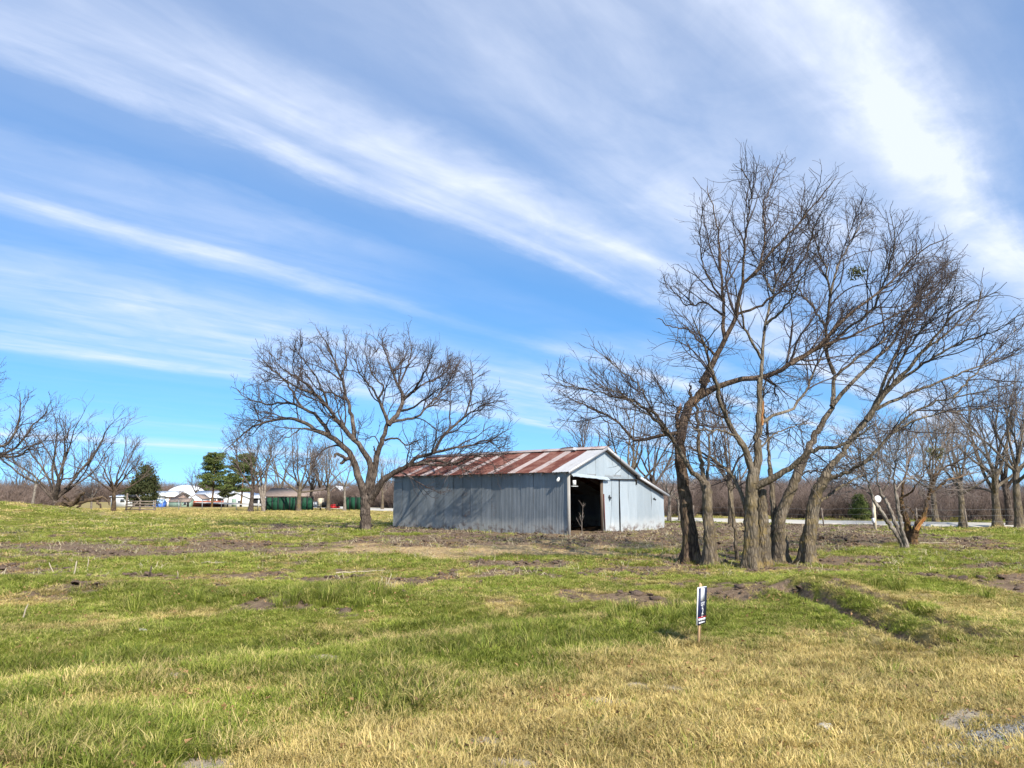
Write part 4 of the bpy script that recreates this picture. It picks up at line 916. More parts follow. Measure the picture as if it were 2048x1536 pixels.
def keep_off(x, y):
    ub, wb = barn_uv(x, y); k = ~((ub > -.02) & (ub < BLEN + .02) & (wb > -.02) & (wb < BLW + .02))
    return k & (segdist(x, y, [tuple(q) for q in ROAD]) > 4.3)
def sample(rng, n, y0, y1, pw=1.0, marg=2.5):
    """points spread over the part of the field that the camera's surroundings show"""
    y = y0 + (y1 - y0) * rng.rand(n * 2) ** pw; w = .74 * y + marg; wmax = .74 * y1 + marg
    k = rng.rand(n * 2) < w / wmax; y = y[k][:n]; x = (rng.rand(len(y)) * 2 - 1) * (.74 * y + marg); return x, y
def grasses():
    rng = np.random.RandomState(77)
    turf = [clump_proto(200 + i, 46, .025, .070, .085, 1.15, .0046, MAT['blade']) for i in range(5)]
    long = [clump_proto(210 + i, 34, .05, .13, .08, 1.1, .0052, MAT['blade']) for i in range(4)]
    far = [clump_proto(220 + i, 40, .04, .10, .20, .8, .014, MAT['blade']) for i in range(4)]
    X, Y, K, S = [], [], [], []
    for n, y0, y1, kind in ((26000, 3.2, 9, 0), (42000, 9, 18, 3), (34000, 18, 34, 1), (40000, 34, 95, 2)):
        x, y = sample(rng, n, y0, y1); X.append(x); Y.append(y); K.append(np.full(len(x), kind))
    x = np.concatenate(X); y = np.concatenate(Y); k = np.concatenate(K)
    dirt, dry, pale, lush, sandy = zones(x, y)
    cover = (1 - .95 * sstep(.35, .8, dirt)) * (1 - .93 * sstep(.25, .6, pale)); ok = (rng.rand(len(x)) < cover) & keep_off(x, y)
    x, y, k, dry, lush, dirt = x[ok], y[ok], k[ok], dry[ok], lush[ok], dirt[ok]; n = len(x)
    z = height(x, y)
    islong = rng.rand(n) < np.clip(lush * np.where(k == 3, .45, .6) + .04 + .18 * (fbm(x * .8 + 3, y * .8, 2) - .4), 0, .95)
    idx = np.where(k == 2, 9 + rng.randint(0, 4, n), np.where(islong, 5 + rng.randint(0, 4, n), rng.randint(0, 5, n)))
    s = (.75 + .5 * rng.rand(n)) * np.where(k == 1, 1.7, np.where(k == 2, 1.5, 1.0)) * (1 + .35 * lush); s *= .8 + .45 * fbm(x * .7, y * .7, 2)
    hs = s * np.where(k == 1, .52, np.where(k == 2, .5, np.where(k == 3, .66, 1.0))) * (1 - .35 * dirt) * np.where(dry > .75, .85, 1.0)
    dryv = np.clip(dry * .85 + .06 + rng.randn(n) * .2, 0, 1); tone = np.clip(fbm(x * 1.1, y * 1.1 + 70, 3) * 1.1 - .02 + rng.randn(n) * .16 - .5 * lush, 0, 1)
    tilt = rng.randn(n, 2) * .16
    scatter('field_grass', 'mixed green and straw coloured grass covering the field', 'grass', np.column_stack([x, y, z]), np.column_stack([tilt, rng.rand(n) * 6.28]),
            np.column_stack([s, s, hs]), idx, turf + long + far, {'dry': dryv, 'tone': tone})
    # tall dark tussocks
    tuft = [clump_proto(230 + i, 70, .18, .36, .10, .8, .007, MAT['blade'], .9) for i in range(3)]
    px = np.concatenate([rng.normal(690, 55, 26), rng.normal(590, 25, 8), rng.normal(330, 60, 8), rng.normal(1100, 60, 12), rng.normal(1340, 50, 12), rng.normal(1760, 90, 4), rng.normal(350, 25, 6)])
    py = np.concatenate([rng.normal(1198, 9, 26), rng.normal(1212, 5, 8), rng.normal(1215, 8, 8), rng.normal(1290, 14, 12), rng.normal(1240, 10, 12), rng.normal(1200, 6, 4), rng.normal(1088, 3, 6)])
    q = np.array([gpt(a, b) for a, b in zip(px, py)]); n = len(q); sc = .5 + .6 * rng.rand(n)
    scatter('tall_grass', 'taller dark green grass tufts along the ditch and ruts', 'grass', np.column_stack([q, height(q[:, 0], q[:, 1])]), np.column_stack([rng.randn(n, 2) * .1, rng.rand(n) * 6.28]),
            np.column_stack([sc, sc, sc]), rng.randint(0, 3, n), tuft, {'dry': rng.rand(n) * .3, 'tone': rng.rand(n) * .4})
    # pale broken stalks
    st = [clump_proto(240 + i, 7, .03, .16, .12, 2.2, .008, MAT['straw'], 1.6) for i in range(4)]
    x, y = sample(rng, 9000, 13, 60); PX, PY = proj_ground(x, y); w = fbm(x * .5 + 9, y * .5, 3) + .25 * (PY > 1040) * (PY < 1160) - .02 * 0
    dirt = zones(x, y)[0]; k = (w + .15 * dirt > .66 + .2 * rng.rand(len(x))) & keep_off(x, y); x, y = x[k], y[k]; n = len(x); sc = .7 + .9 * rng.rand(n)
    scatter('dry_stalks', 'pale broken stalks and straw lying over the muddy field', 'straw', np.column_stack([x, y, height(x, y)]), np.column_stack([rng.randn(n, 2) * .3, rng.rand(n) * 6.28]),
            np.column_stack([sc, sc, sc]), rng.randint(0, 4, n), st, {'dry': np.ones(n), 'tone': rng.rand(n)})
    # brown fallen leaves in the turf
    lv = []
    for i in range(3):
        r2 = np.random.RandomState(260 + i); V, F = leaf_tris(np.column_stack([r2.randn(9, 2) * .12, .012 + .03 * r2.rand(9)]), .034, r2); lv.append(make_mesh('leaf', V, F, MAT['leaf']))
    x, y = sample(rng, 9000, 3.5, 32); k = (fbm(x * .5 + 31, y * .5, 3) > .35 + .35 * rng.rand(len(x))) & keep_off(x, y); x, y = x[k], y[k]; n = len(x); sc = .7 + .6 * rng.rand(n)
    scatter('fallen_leaves', 'small brown fallen leaves scattered through the turf', 'leaves', np.column_stack([x, y, height(x, y)]), np.column_stack([rng.randn(n, 2) * .2, rng.rand(n) * 6.28]),
            np.column_stack([sc, sc, sc * .8]), rng.randint(0, 3, n), lv)
    # gravel at the road edge by the camera
    x, y = gpt(2040, 1478); a = rng.randn(5000) * .7; x = x + a + rng.randn(5000) * .06; y = y + a * .55 + rng.randn(5000) * .15; n = 5000; sc = .004 + .008 * rng.rand(n) ** 2
    gv = []
    for i in range(3):
        r2 = np.random.RandomState(270 + i); q = unit(r2.randn(8, 3)) * (.7 + .5 * r2.rand(8, 1)); bm = bmesh.new(); [bm.verts.new(v) for v in q]; bmesh.ops.convex_hull(bm, input=bm.verts); me = bpy.data.meshes.new('pebble'); bm.to_mesh(me); bm.free(); me.materials.append(MAT['pebble']); gv.append(me)
    scatter('gravel', 'grey gravel at the road edge in the lower right corner', 'gravel', np.column_stack([x, y, height(x, y) + .012]), rng.rand(n, 3) * 6.28, np.column_stack([sc * 1.3, sc, sc * .8]), rng.randint(0, 3, n), gv)
    # clods of earth
    cl = []
    for i in range(4):
        r2 = np.random.RandomState(250 + i); th = np.arange(7) / 7 * 6.28; V = [(0, 0, .6)]
        for (rr, zz) in ((.55, .42), (.95, .1), (.8, -.3)): V += [(math.cos(t) * rr * (.7 + .6 * r2.rand()), math.sin(t) * rr * (.7 + .6 * r2.rand()), zz + .25 * r2.randn() * .5) for t in th]
        T_ = [[0, 1 + j, 1 + (j + 1) % 7] for j in range(7)]; Q = [[1 + a * 7 + j, 8 + a * 7 + j, 8 + a * 7 + (j + 1) % 7, 1 + a * 7 + (j + 1) % 7] for a in range(2) for j in range(7)]
        cl.append(make_mesh('clod', np.array(V), [np.array(T_), np.array(Q)], MAT['clod']))
    x, y = sample(rng, 60000, 9, 60); dirt = zones(x, y)[0]; k = (dirt > .35 + .4 * rng.rand(len(x))) & keep_off(x, y); x, y = x[k], y[k]
    k = (fbm(x * 1.4, y * 1.4 + 33, 3) > .44) & (zones(x, y)[4] < .35) & ((segdist(x, y, TRAIL) > 1.0) | (rng.rand(len(x)) < .2)); x, y = x[k], y[k]; n = len(x); sc = .012 + .075 * rng.rand(n) ** 5.0 + .022 * rng.rand(n)
    scatter('soil_clods', 'dark clods of churned soil on the bare patches', 'soil', np.column_stack([x, y, height(x, y) + .01 + .02 * dirt[:0].sum()]), np.column_stack([rng.randn(n, 2) * .3, rng.rand(n) * 6.28]),
            np.column_stack([sc * 1.3, sc, sc * .8]), rng.randint(0, 4, n), cl)
grasses()

# ------------------------------------------------------------------ the barn
def barn():
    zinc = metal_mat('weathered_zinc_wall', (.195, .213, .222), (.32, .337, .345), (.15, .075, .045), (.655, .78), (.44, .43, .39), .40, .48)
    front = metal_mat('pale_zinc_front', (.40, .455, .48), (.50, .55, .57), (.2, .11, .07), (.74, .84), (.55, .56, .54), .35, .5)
    rust = metal_mat('rusted_roof', (.24, .12, .09), (.17, .065, .044), (.12, .032, .021), (.34, .54), None, .1, .75)
    faded = metal_mat('faded_roof', (.44, .38, .36), (.36, .27, .245), (.18, .065, .042), (.52, .72), None, .2, .65)
    galv = metal_mat('bare_zinc_roof', (.50, .50, .50), (.44, .42, .41), (.25, .12, .08), (.62, .78), None, .3, .55)
    wood = pbr('old_dark_wood', (.07, .05, .04), (.16, .12, .09), 5, .9, stretch=(1, 1, .15)); redwood = pbr('red_brown_board', (.10, .025, .02), (.15, .045, .035), 5, .85)
    greywood = pbr('grey_weathered_post', (.28, .26, .23), (.42, .40, .37), 6, .9, stretch=(1, 1, .1)); white = pbr('white_enamel', (.75, .75, .72), (.6, .6, .56), 9, .5)
    dark = pbr('dark_iron_and_gap_shade', (.04, .04, .04), rough=.6)  # iron fittings; also colours the strip standing for shade in the gap
    a3 = np.array([BA[0], BA[1], 0]); b3 = np.array([BB[0], BB[1], 0]); O = np.array([BO[0], BO[1], 0.0]); up = np.array([0, 0, 1.0])
    W = lambda u, w, z: O + a3 * u + b3 * w + up * z
    root = empty('barn', tuple(W(0, 0, 0))); tag(root, 'weathered corrugated metal barn with rusty striped roof and open dark doorway', 'barn')
    rng = np.random.RandomState(3)
    EAVE, RIDGE_Z, REAVE, LOWE = 2.78, 3.86, 2.62, 1.72
    def sheet(name, P0, e, nrm, width, vdir, bot, top, mat, pitch=.085, amp=.012, parent=root):
        ns = max(3, int(round(width / pitch)) * 4 + 1); s = np.linspace(0, width, ns); wv = amp * np.sin(s / pitch * 2 * math.pi)
        base = P0 + s[:, None] * e + wv[:, None] * nrm; rows = []
        b_ = np.array([bot(q) for q in s]); t_ = np.array([top(q) for q in s])
        for f in (0, .35, .7, 1): rows.append(base + (b_ * (1 - f) + t_ * f)[:, None] * vdir + nrm * rng.randn() * .009)
        V = np.concatenate(rows); i = np.arange(ns - 1); F = np.concatenate([np.stack([i + r * ns, i + 1 + r * ns, i + 1 + (r + 1) * ns, i + (r + 1) * ns], 1) for r in range(3)])
        return mobj(name, V, F, mat, parent, True, origin=np.array(root.location))
    nA = -b3; n = 18; sw = BLEN / n
    for i in range(n):           # the long wall facing the field
        off = nA * (.006 * (i % 2) + .012 * rng.rand()); bt = -.12 + .0 * i; tp = EAVE - .03 * rng.rand()
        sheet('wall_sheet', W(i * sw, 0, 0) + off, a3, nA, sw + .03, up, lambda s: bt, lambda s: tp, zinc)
    # gable front: panels over, right of the doorway and along the lean-to
    nF = -a3; DW0, DW1, DH = .14, 2.62, 2.52
    roofz = lambda w: EAVE + (RIDGE_Z - EAVE) * w / 2.7 if w <= 2.7 else (RIDGE_Z + (REAVE - RIDGE_Z) * (w - 2.7) / 2.7 if w <= BW else REAVE - .04 + (LOWE - REAVE) * (w - BW) / (BLW - BW))
    k = 0; w = .02
    while w < BW - .05:
        ww = min(.68, BW - w)
        lo = (lambda s: DH + .02) if w < DW1 - .3 else (lambda s: 2.46)
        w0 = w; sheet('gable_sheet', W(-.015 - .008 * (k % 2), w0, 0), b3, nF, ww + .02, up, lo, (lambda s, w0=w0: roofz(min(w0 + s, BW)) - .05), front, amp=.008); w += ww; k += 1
    w = DW1
    while w < BLW - .05:         # lower panels
        ww = min(.69, (BW if w < BW - .02 else BLW) - w); w0 = w
        top = (lambda s: 2.44) if w < BW - .05 else (lambda s, w0=w0: roofz(min(w0 + s, BLW)) - .05)
        tw = .10 if 2.8 < w < 3.6 else 0.0
        P0 = W(-.02 - .008 * (k % 2), w0, 0)
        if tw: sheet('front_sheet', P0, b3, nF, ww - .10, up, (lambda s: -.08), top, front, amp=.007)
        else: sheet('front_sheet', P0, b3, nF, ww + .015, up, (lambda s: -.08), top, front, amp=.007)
        w += ww; k += 1
    # the peeling gap right of the doorway: near-black strip added for the shade behind a bent edge
    mb = MB(); mb.box(0, .17, 0, .02, -.05, 2.4)
    V = np.array(mb.V); V = np.array([W(-.01 + v[1] + .05, 3.24 + v[0], v[2]) for v in V]); mobj('gap_shade_strip', V, np.array(mb.Q), dark, root, origin=np.array(root.location))
    P = [W(-.035, 3.28, 2.42), W(-.035, 3.44, 2.42), W(-.04, 3.43, 1.5), W(-.05, 3.40, .9), W(-.09, 3.33, .35), W(-.10, 3.26, -.04), W(-.035, 3.14, -.04), W(-.035, 3.2, .6), W(-.035, 3.26, 1.3)]
    V = np.array(P); mobj('bent_sheet_edge', V, [np.array([[0, 1, 2, 8], [8, 2, 3, 7], [7, 3, 4, 6]]), np.array([[4, 5, 6]])], front, root, origin=np.array(root.location))
    # far end and back walls
    for i in range(12): sheet('rear_sheet', W(BLEN + .01, i * BLW / 12, 0), b3, a3, BLW / 12 + .02, up, lambda s: -.1, (lambda s, i=i: roofz(min(BLW, i * BLW / 12 + s)) - .05), zinc)
    for i in range(18): sheet('back_sheet', W(i * sw, BLW, 0), a3, b3, sw + .02, up, lambda s: -.1, lambda s: LOWE + .03, zinc)
    # roof
    def roof(name, w0, z0, w1, z1, pat, lift, amp=.014, over=.28, m=19):
        e0 = W(0, w0, z0); d = W(0, w1, z1) - e0; L = np.linalg.norm(d); d = d / L; nr = np.cross(a3, d); nr = nr * np.sign(nr[2])
        u0 = -.22; tw = (BLEN + .44) / m
        for i in range(m):
            sheet(name, W(u0 + i * tw, w0, z0) + nr * (lift + .008 * (i % 2)), a3, nr, tw + .03, d, lambda s: -.02, (lambda s, j=rng.rand() * .05: L + over + j), {'r': rust, 'f': faded, 'g': galv}[pat[i % len(pat)]], .085, amp)
    roof('roof_sheet', 2.7, RIDGE_Z, 0, EAVE, 'ggrrfrrfrrfrrrfrrfrrrfrrfrrr', .03, m=28)
    roof('roof_sheet', 2.7, RIDGE_Z, BW, REAVE, 'gfgrgffgfgrgfgfgfrg', .03, over=.12)
    roof('roof_sheet', BW - .05, REAVE - .03, BLW, LOWE, 'gfggfrggfgfggfgfgfg', .02, over=.18)
    mb = MB(); mb.bar(W(-.25, 2.55, RIDGE_Z + .035), W(BLEN + .25, 2.55, RIDGE_Z + .035), .34, .02, tuple(up + b3 * -.4)); mb.bar(W(-.25, 2.85, RIDGE_Z + .03), W(BLEN + .25, 2.85, RIDGE_Z + .03), .34, .02, tuple(up + b3 * .45)); mb.build('ridge_cap', faded, root, origin=root.location)
    for name, p, q in (('rake_trim', W(-.26, -.27, EAVE - .11), W(-.26, 2.7, RIDGE_Z + .0)), ('rake_trim', W(-.26, 2.72, RIDGE_Z), W(-.26, BW + .08, REAVE - .04)), ('rake_trim', W(-.26, BW + .02, REAVE - .06), W(-.26, BLW + .18, LOWE - .07))):
        MB().bar(p, q, .03, .12).build(name, galv, root, origin=root.location)
    for i in range(19): MB().bar(W(.05 + i * (BLEN - .1) / 18, .1, EAVE - .05), W(.05 + i * (BLEN - .1) / 18, -.2, EAVE - .16), .05, .10).build('rafter_tail', greywood, root, origin=root.location)
    MB().bar(W(-.03, -.0, -.15), W(-.03, -.0, EAVE - .04), .13).build('corner_post', greywood, root, origin=root.location)
    MB().bar(W(.04, DW1 - .04, -.1), W(.04, DW1 - .04, DH), .12).build('door_jamb', wood, root, origin=root.location)
    MB().bar(W(-.05, DW1 + .06, .02), W(-.05, DW1 + .0, 1.75), .10, .04).build('loose_board', redwood, root, origin=root.location)
    MB().bar(W(.04, DW0, DH + .06), W(.04, BW, DH + .06), .1, .14).build('door_header', wood, root, origin=root.location)
    # crumpled flashing over the doorway
    s = np.linspace(.1, 2.95, 26); rowA = np.array([W(-.05, q, DH + .16 - .05 * q) for q in s]); zz = rng.randn(26) * .010; rowB = np.array([W(-.22 + rng.randn() * .015, q, DH - .0 - .05 * q + zz[i]) for i, q in enumerate(s)])
    i = np.arange(25); mobj('door_flashing', np.concatenate([rowA, rowB]), np.stack([i, i + 1, i + 27, i + 26], 1), front, root, origin=np.array(root.location))
    MB().bar(W(-.09, 2.9, 2.44), W(-.09, BW, 2.44), .05, .06).build('door_rail', dark, root, origin=root.location)
    MB().bar(W(-.08, BW - .02, 2.75), W(-.08, BW - .02, 2.2), .05).build('rail_bracket', dark, root, origin=root.location)
    l = MB().box(-.07, .07, -.07, .07, -.09, .12); V = np.array(l.V) + W(-.18, .22, 2.22); mobj('door_lamp', V, np.array(l.Q), white, root, origin=np.array(root.location))
    MB().bar(W(-.18, .05, 2.08), W(-.18, .40, 2.08), .14, .03).build('lamp_shelf', white, root, origin=root.location)
    rng2 = np.random.RandomState(1); t = np.linspace(0, 1, 6)
    Pp = np.stack([np.linspace(0, -.12, 6), np.zeros(6), np.linspace(0, -.22, 6)], 1) + W(.35, -.14, 2.5)
    V, F = tubes(Pp[None], np.array([[.03, .05, .06, .07, .075, .02]]), 8, rng2); mobj('flood_lamp', V, F, white, root, True, origin=np.array(root.location))
    MB().bar(W(-.07, 3.02, 1.62), W(-.07, 3.2, 1.56), .05).bar(W(-.07, 3.06, 1.7), W(-.07, 3.09, 1.45), .045).build('door_latch', dark, root, origin=root.location)
    MB().bar(W(-.07, 6.9, 1.52), W(-.07, 7.15, 1.47), .04).bar(W(-.07, 7.0, 1.56), W(-.07, 7.12, 1.44), .03).build('wall_hook', dark, root, origin=root.location)
    # torn flap of sheet and ridge scrap near the front of the ridge
    MB().quad(W(1.3, 2.5, RIDGE_Z + .07), W(2.5, 2.52, RIDGE_Z + .06), W(2.2, 2.42, RIDGE_Z + .12), W(1.6, 2.40, RIDGE_Z + .15)).quad(W(1.3, 2.5, RIDGE_Z + .07), W(1.5, 2.40, RIDGE_Z + .12), W(1.42, 2.2, RIDGE_Z - .02), W(1.25, 2.25, RIDGE_Z - .06)).build('loose_ridge_flap', galv, root, origin=root.location)
    # interior stock: posts and a rail
    for u in (3, 6, 9):
        MB().bar(W(u, 2.7, -.1), W(u, 2.7, RIDGE_Z - .1), .14).build('inner_post', wood, root, origin=root.location)
barn()
def door_sapling():
    rng = np.random.RandomState(9); x, y = (BO + BA * -.25 + BB * .62); root = empty('bare_sapling', (x, y, hz(x, y))); tag(root, 'leafless sapling growing in front of the dark barn doorway', 'sapling')
    W = np.stack([np.linspace(0, .1, 10), np.zeros(10), np.linspace(-.05, 1.35, 10)], 1) + np.cumsum(rng.randn(10, 3) * .012, 0); r = np.linspace(.022, .008, 10)
    V, F = tubes(W[None], r[None], 6, rng); mobj('trunk', V, F, MAT['bark_light'], root, True)
    C, R = grow(W[None], r[None], rng, 8, .2, (30, 55), lambda L, t: .5 * (1.2 - t) + .1, 6, .06, .1, .015, .006); D, Q = grow(C, R, rng, 4, .3, (25, 50), lambda L, t: .3 * L, 3, .05, .1, .015, .005)
    g = Geo(); g.add(*tubes(C, R, 4, rng)); g.add(*tubes(D, Q, 3, rng)); V, F = g.out(); mobj('crown', V, F, MAT['twig_pale'], root, True)
door_sapling()

# ------------------------------------------------------------------ the lot sign
def lot_sign():
    navy = pbr('navy_print', (.014, .02, .06), (.02, .028, .075), 20, .45); white = pbr('white_print', (.80, .80, .79), (.72, .73, .74), 30, .5); red = pbr('red_print', (.55, .03, .04), rough=.5)
    board = pbr('white_corrugated_board', (.82, .82, .80), rough=.5); pine = pbr('raw_pine_stake', (.42, .25, .12), (.58, .40, .22), 8, .8, stretch=(1, 1, .08))
    Y = 8.9; b = at(1401, 1282, Y); z = hz(b[0], Y); b = at(1401, 1282, Y)
    root = empty('lot_sign', (b[0], Y, z), 0); tag(root, 'navy and white lot sign with red line on a wooden stake', 'sign')
    lean = math.radians(4.0); th = math.radians(55)
    M = Matrix.Rotation(lean, 4, 'Y') @ Matrix.Rotation(th, 4, 'Z')          # local x along the panel, -y its printed face
    tr = lambda V: np.array([tuple(M @ Vector(v)) for v in V])
    def part(name, mb, mat, parent=root): return mobj(name, tr(mb.V), [np.array(f) for f in (mb.Q, mb.T) if f], mat, parent)
    H = .69; z0, z1 = .235, .655; wd = .27
    st = MB(); st.hexa([(-.02, .012, -.2), (.02, .012, -.2), (.02, .034, -.2), (-.02, .034, -.2), (-.02, .012, H + .01), (.02, .012, H - .02), (.02, .034, H - .02), (-.02, .034, H + .01)]); part('stake', st, pine)
    pn = part('panel', MB().box(-wd / 2, wd / 2, -.0, .010, z0, z1), board)
    def face(name, x0, x1, za, zb, mat, y=-.0035): return part(name, MB().box(x0, x1, y, y + .0025, za, zb), mat, pn)
    e = .008; face('navy_field', -wd / 2 + .011, wd / 2, z0 + .0, z1 - e, navy)
    face('white_patch', -.058, .062, z1 - .158, z1 - e - .006, pbr('grey_white_print', (.60, .61, .64), rough=.6), -.0065)
    face('red_line', -wd / 2 + .022, wd / 2, z0 + .078, z0 + .086, red, -.0065)
    def text(s, size, x, zc, name='lettering', bold=.0012):
        cu = bpy.data.curves.new(name, 'FONT'); cu.body = s; cu.size = size; cu.align_x = 'CENTER'; cu.align_y = 'CENTER'; cu.extrude = .0008; cu.offset = bold
        o = bpy.data.objects.new(name, cu); col.objects.link(o); o.parent = pn; cu.materials.append(white)
        me = bpy.data.meshes.new_from_object(o); bpy.data.objects.remove(o); me.transform(M @ Matrix.Translation((x, -.0068, zc)) @ Matrix.Rotation(math.pi / 2, 4, 'X'))
        obj(name, me, pn)
    text('LOT', .058, .008, z0 + .228); text('2', .105, .008, z0 + .145, 'numeral')
    part('ornament', MB().box(-.012, .028, -.0065, -.004, z0 + .192, z0 + .197), white, pn)
    x = -wd / 2 + .03; r = random.Random(4)
    for i in range(3):
        w = .06 + .025 * r.random(); face('print_line', x, min(x + w, wd / 2 - .012), z0 + .045, z0 + .07, white, -.0065); x += w + .008
    face('print_line', -wd / 2 + .045, wd / 2 - .04, z0 + .014, z0 + .030, white, -.0065)
    for i in (-.012, .016): part('ornament', MB().tri((i - .009, -.0066, z0 + .088), (i + .009, -.0066, z0 + .088), (i, -.0066, z0 + .104)), white, pn)
lot_sign()

# ------------------------------------------------------------------ far houses, fences and yard things
HM = {'white': pbr('white_siding', (.78, .78, .76), (.70, .71, .70), 1.2, .7), 'roofw': pbr('white_metal_roof', (.80, .81, .82), (.72, .74, .76), .6, .5), 'brick': pbr('pink_brick', (.40, .27, .21), (.50, .36, .29), 3, .9),
      'brown': pbr('brown_shingle', (.22, .165, .13), (.30, .23, .19), 2, .95), 'dark': pbr('painted_opening_shade', (.02, .02, .022), rough=.8), 'green': pbr('green_screen', (.007, .045, .022), (.014, .075, .04), .8, .8, c3=(.02, .03, .02), s3=.5),  # near-black: shade inside openings put into the colour of solid faces
      'shed': pbr('sage_green_board', (.20, .29, .22), (.25, .34, .27), 2, .8), 'red': pbr('red_stained_board', (.26, .06, .03), (.36, .11, .06), 3, .85), 'blue': pbr('blue_cover', (.045, .12, .42), (.07, .18, .52), 2, .5), 'bluel': pbr('pale_blue_roof', (.32, .47, .62), (.4, .55, .7), 2, .5),
      'glass': pbr('window_glass', (.05, .06, .07), rough=.1, spec=.6), 'trim': pbr('white_trim', (.8, .8, .78)), 'steel': pbr('galvanised_steel', (.3, .31, .31), rough=.5, metallic=.5), 'post': pbr('grey_wood_post', (.13, .1, .08), (.22, .18, .14), 4, .9),
      'blk': pbr('black_steel', (.015, .015, .016), rough=.5), 'redp': pbr('red_paint', (.5, .03, .03), rough=.4), 'beige': pbr('beige_panel', (.56, .47, .33), (.5, .42, .3), 2, .7)}
def house(name, label, cat, px0, px1, Y, wall_h, rise, depth, wall, roofm, ridge='x', rz=0.0, over=.35, wins=(), doors=(), group='far houses', extra=None, base=None, soffit=True):
    xa, xb = gx(px0, Y), gx(px1, Y); cx = (xa + xb) / 2; L = xb - xa; z = hz(cx, Y) if base is None else base
    root = empty(name, (cx, Y, z), rz); tag(root, label, cat, group); hx, hy = L / 2, depth / 2
    MB().box(-hx, hx, 0, depth, -.3, wall_h).build('wall', wall, root)
    if ridge == 'x':
        g = MB(); g.tri((-hx, 0, wall_h), (-hx, depth, wall_h), (-hx, hy, wall_h + rise)); g.tri((hx, 0, wall_h), (hx, hy, wall_h + rise), (hx, depth, wall_h)); g.build('gable', wall, root)
        a, b = -hx - over, hx + over; k = rise / hy * over; t = .09
        r = MB(); r.hexa([(a, -over, wall_h - k), (b, -over, wall_h - k), (b, hy, wall_h + rise), (a, hy, wall_h + rise), (a, -over, wall_h - k + t), (b, -over, wall_h - k + t), (b, hy, wall_h + rise + t), (a, hy, wall_h + rise + t)])
        r.hexa([(a, hy, wall_h + rise), (b, hy, wall_h + rise), (b, depth + over, wall_h - k), (a, depth + over, wall_h - k), (a, hy, wall_h + rise + t), (b, hy, wall_h + rise + t), (b, depth + over, wall_h - k + t), (a, depth + over, wall_h - k + t)]); r.build('roof', roofm, root)
    else:
        g = MB(); g.tri((-hx, 0, wall_h), (hx, 0, wall_h), (0, 0, wall_h + rise)); g.tri((-hx, depth, wall_h), (0, depth, wall_h + rise), (hx, depth, wall_h)); g.build('gable', wall, root)
        a, b = -over, depth + over; k = rise / hx * over; t = .09; r = MB()
        for s in (-1, 1):
            P = [(s * (hx + over), a, wall_h - k), (0, a, wall_h + rise), (0, b, wall_h + rise), (s * (hx + over), b, wall_h - k)]
            r.hexa(P + [(p[0], p[1], p[2] + t) for p in P])
        r.build('roof', roofm, root)
    for (fx, zz, w, h) in wins:
        x = -hx + fx * L; f = MB(); f.box(x - w / 2 - .06, x + w / 2 + .06, -.05, -.005, zz - h / 2 - .06, zz + h / 2 + .06); wn = f.build('window', HM['trim'], root)
        MB().box(x - w / 2, x + w / 2, -.07, -.052, zz - h / 2, zz + h / 2).build('pane', HM['glass'], wn)
    for (fx, w, h, m) in doors:
        x = -hx + fx * L; MB().box(x - w / 2, x + w / 2, -.05, -.004, 0, h).build('door', HM[m], root)
    return root
house('metal_building', 'long low white metal building at the far left', 'building', 222, 300, 178, 2.3, .35, 8, HM['white'], HM['roofw'], doors=[(.75, 2.2, 1.9, 'dark')], wins=[(.3, 1.4, 1, .7)])
house('brick_house', 'far house with white roof, dark eaves and pink brick wall', 'house', 284, 346, 186, 2.4, 1.2, 9, HM['brick'], HM['roofw'], over=.6, wins=[(.55, 1.4, 1.4, .9)], doors=[(.2, 5.0, 2.1, 'white'), (.8, 1, 2, 'white')])
house('garden_shed', 'small green shed with brown roof beside the blue playhouse', 'shed', 338, 380, 172, 1.15, .75, 2.6, HM['shed'], HM['brown'], over=.12, wins=[(.78, .75, .6, .6)], doors=[(.92, .5, 1.0, 'dark')])
house('playhouse', 'tiny blue playhouse with pale blue roof in front of the brick house', 'playhouse', 299, 325, 168, .85, .75, 2.2, HM['blue'], HM['bluel'], over=.08, wins=[(.4, .7, .5, .5)])
house('white_house', 'low white roofed house behind the red board fence', 'house', 386, 455, 190, 2.2, 1.5, 9, HM['white'], HM['roofw'], over=.5, wins=[(.6, 1.5, 1.3, .8)], doors=[(.85, 2.5, 1.8, 'dark')])
house('white_gable', 'small white gabled porch left of the low white roofed house', 'porch', 380, 403, 184, 1.9, .9, 5, HM['white'], HM['brown'], 'y', over=.25, wins=[(.5, .7, .6, .6)])
house('gable_house', 'white gabled house with dark open carport right of the red fence', 'house', 447, 500, 176, 2.0, 1.25, 11, HM['white'], HM['roofw'], 'y', over=.4, wins=[(.62, 1.0, .9, .7)], doors=[(.4, 1.0, 1.9, 'shed')])
house('carport', 'dark open carport joined to the white gabled house', 'carport', 503, 540, 178, 2.1, .9, 8, HM['dark'], HM['roofw'], over=.6, doors=[(.4, .3, 2.1, 'white'), (.8, .3, 2.1, 'white')])  # solid box; its near-black walls paint the shade under the roof
house('long_house', 'long low house with brown shingle roof behind the green screen', 'house', 532, 646, 132, 2.0, 1.25, 9, HM['beige'], HM['brown'], over=.6, wins=[(.84, 1.6, 1.4, .8), (.3, 1.4, 1.5, .8)], doors=[(.93, .9, 1.9, 'white')])
house('brick_gable_house', 'brick house with white gable and white roof trim right of the brown roof', 'house', 650, 692, 128, 1.9, 1.6, 9, HM['brick'], HM['roofw'], 'y', over=.5, wins=[(.3, 1.0, 1.2, .8)], doors=[(.7, 2.2, 1.4, 'white')])
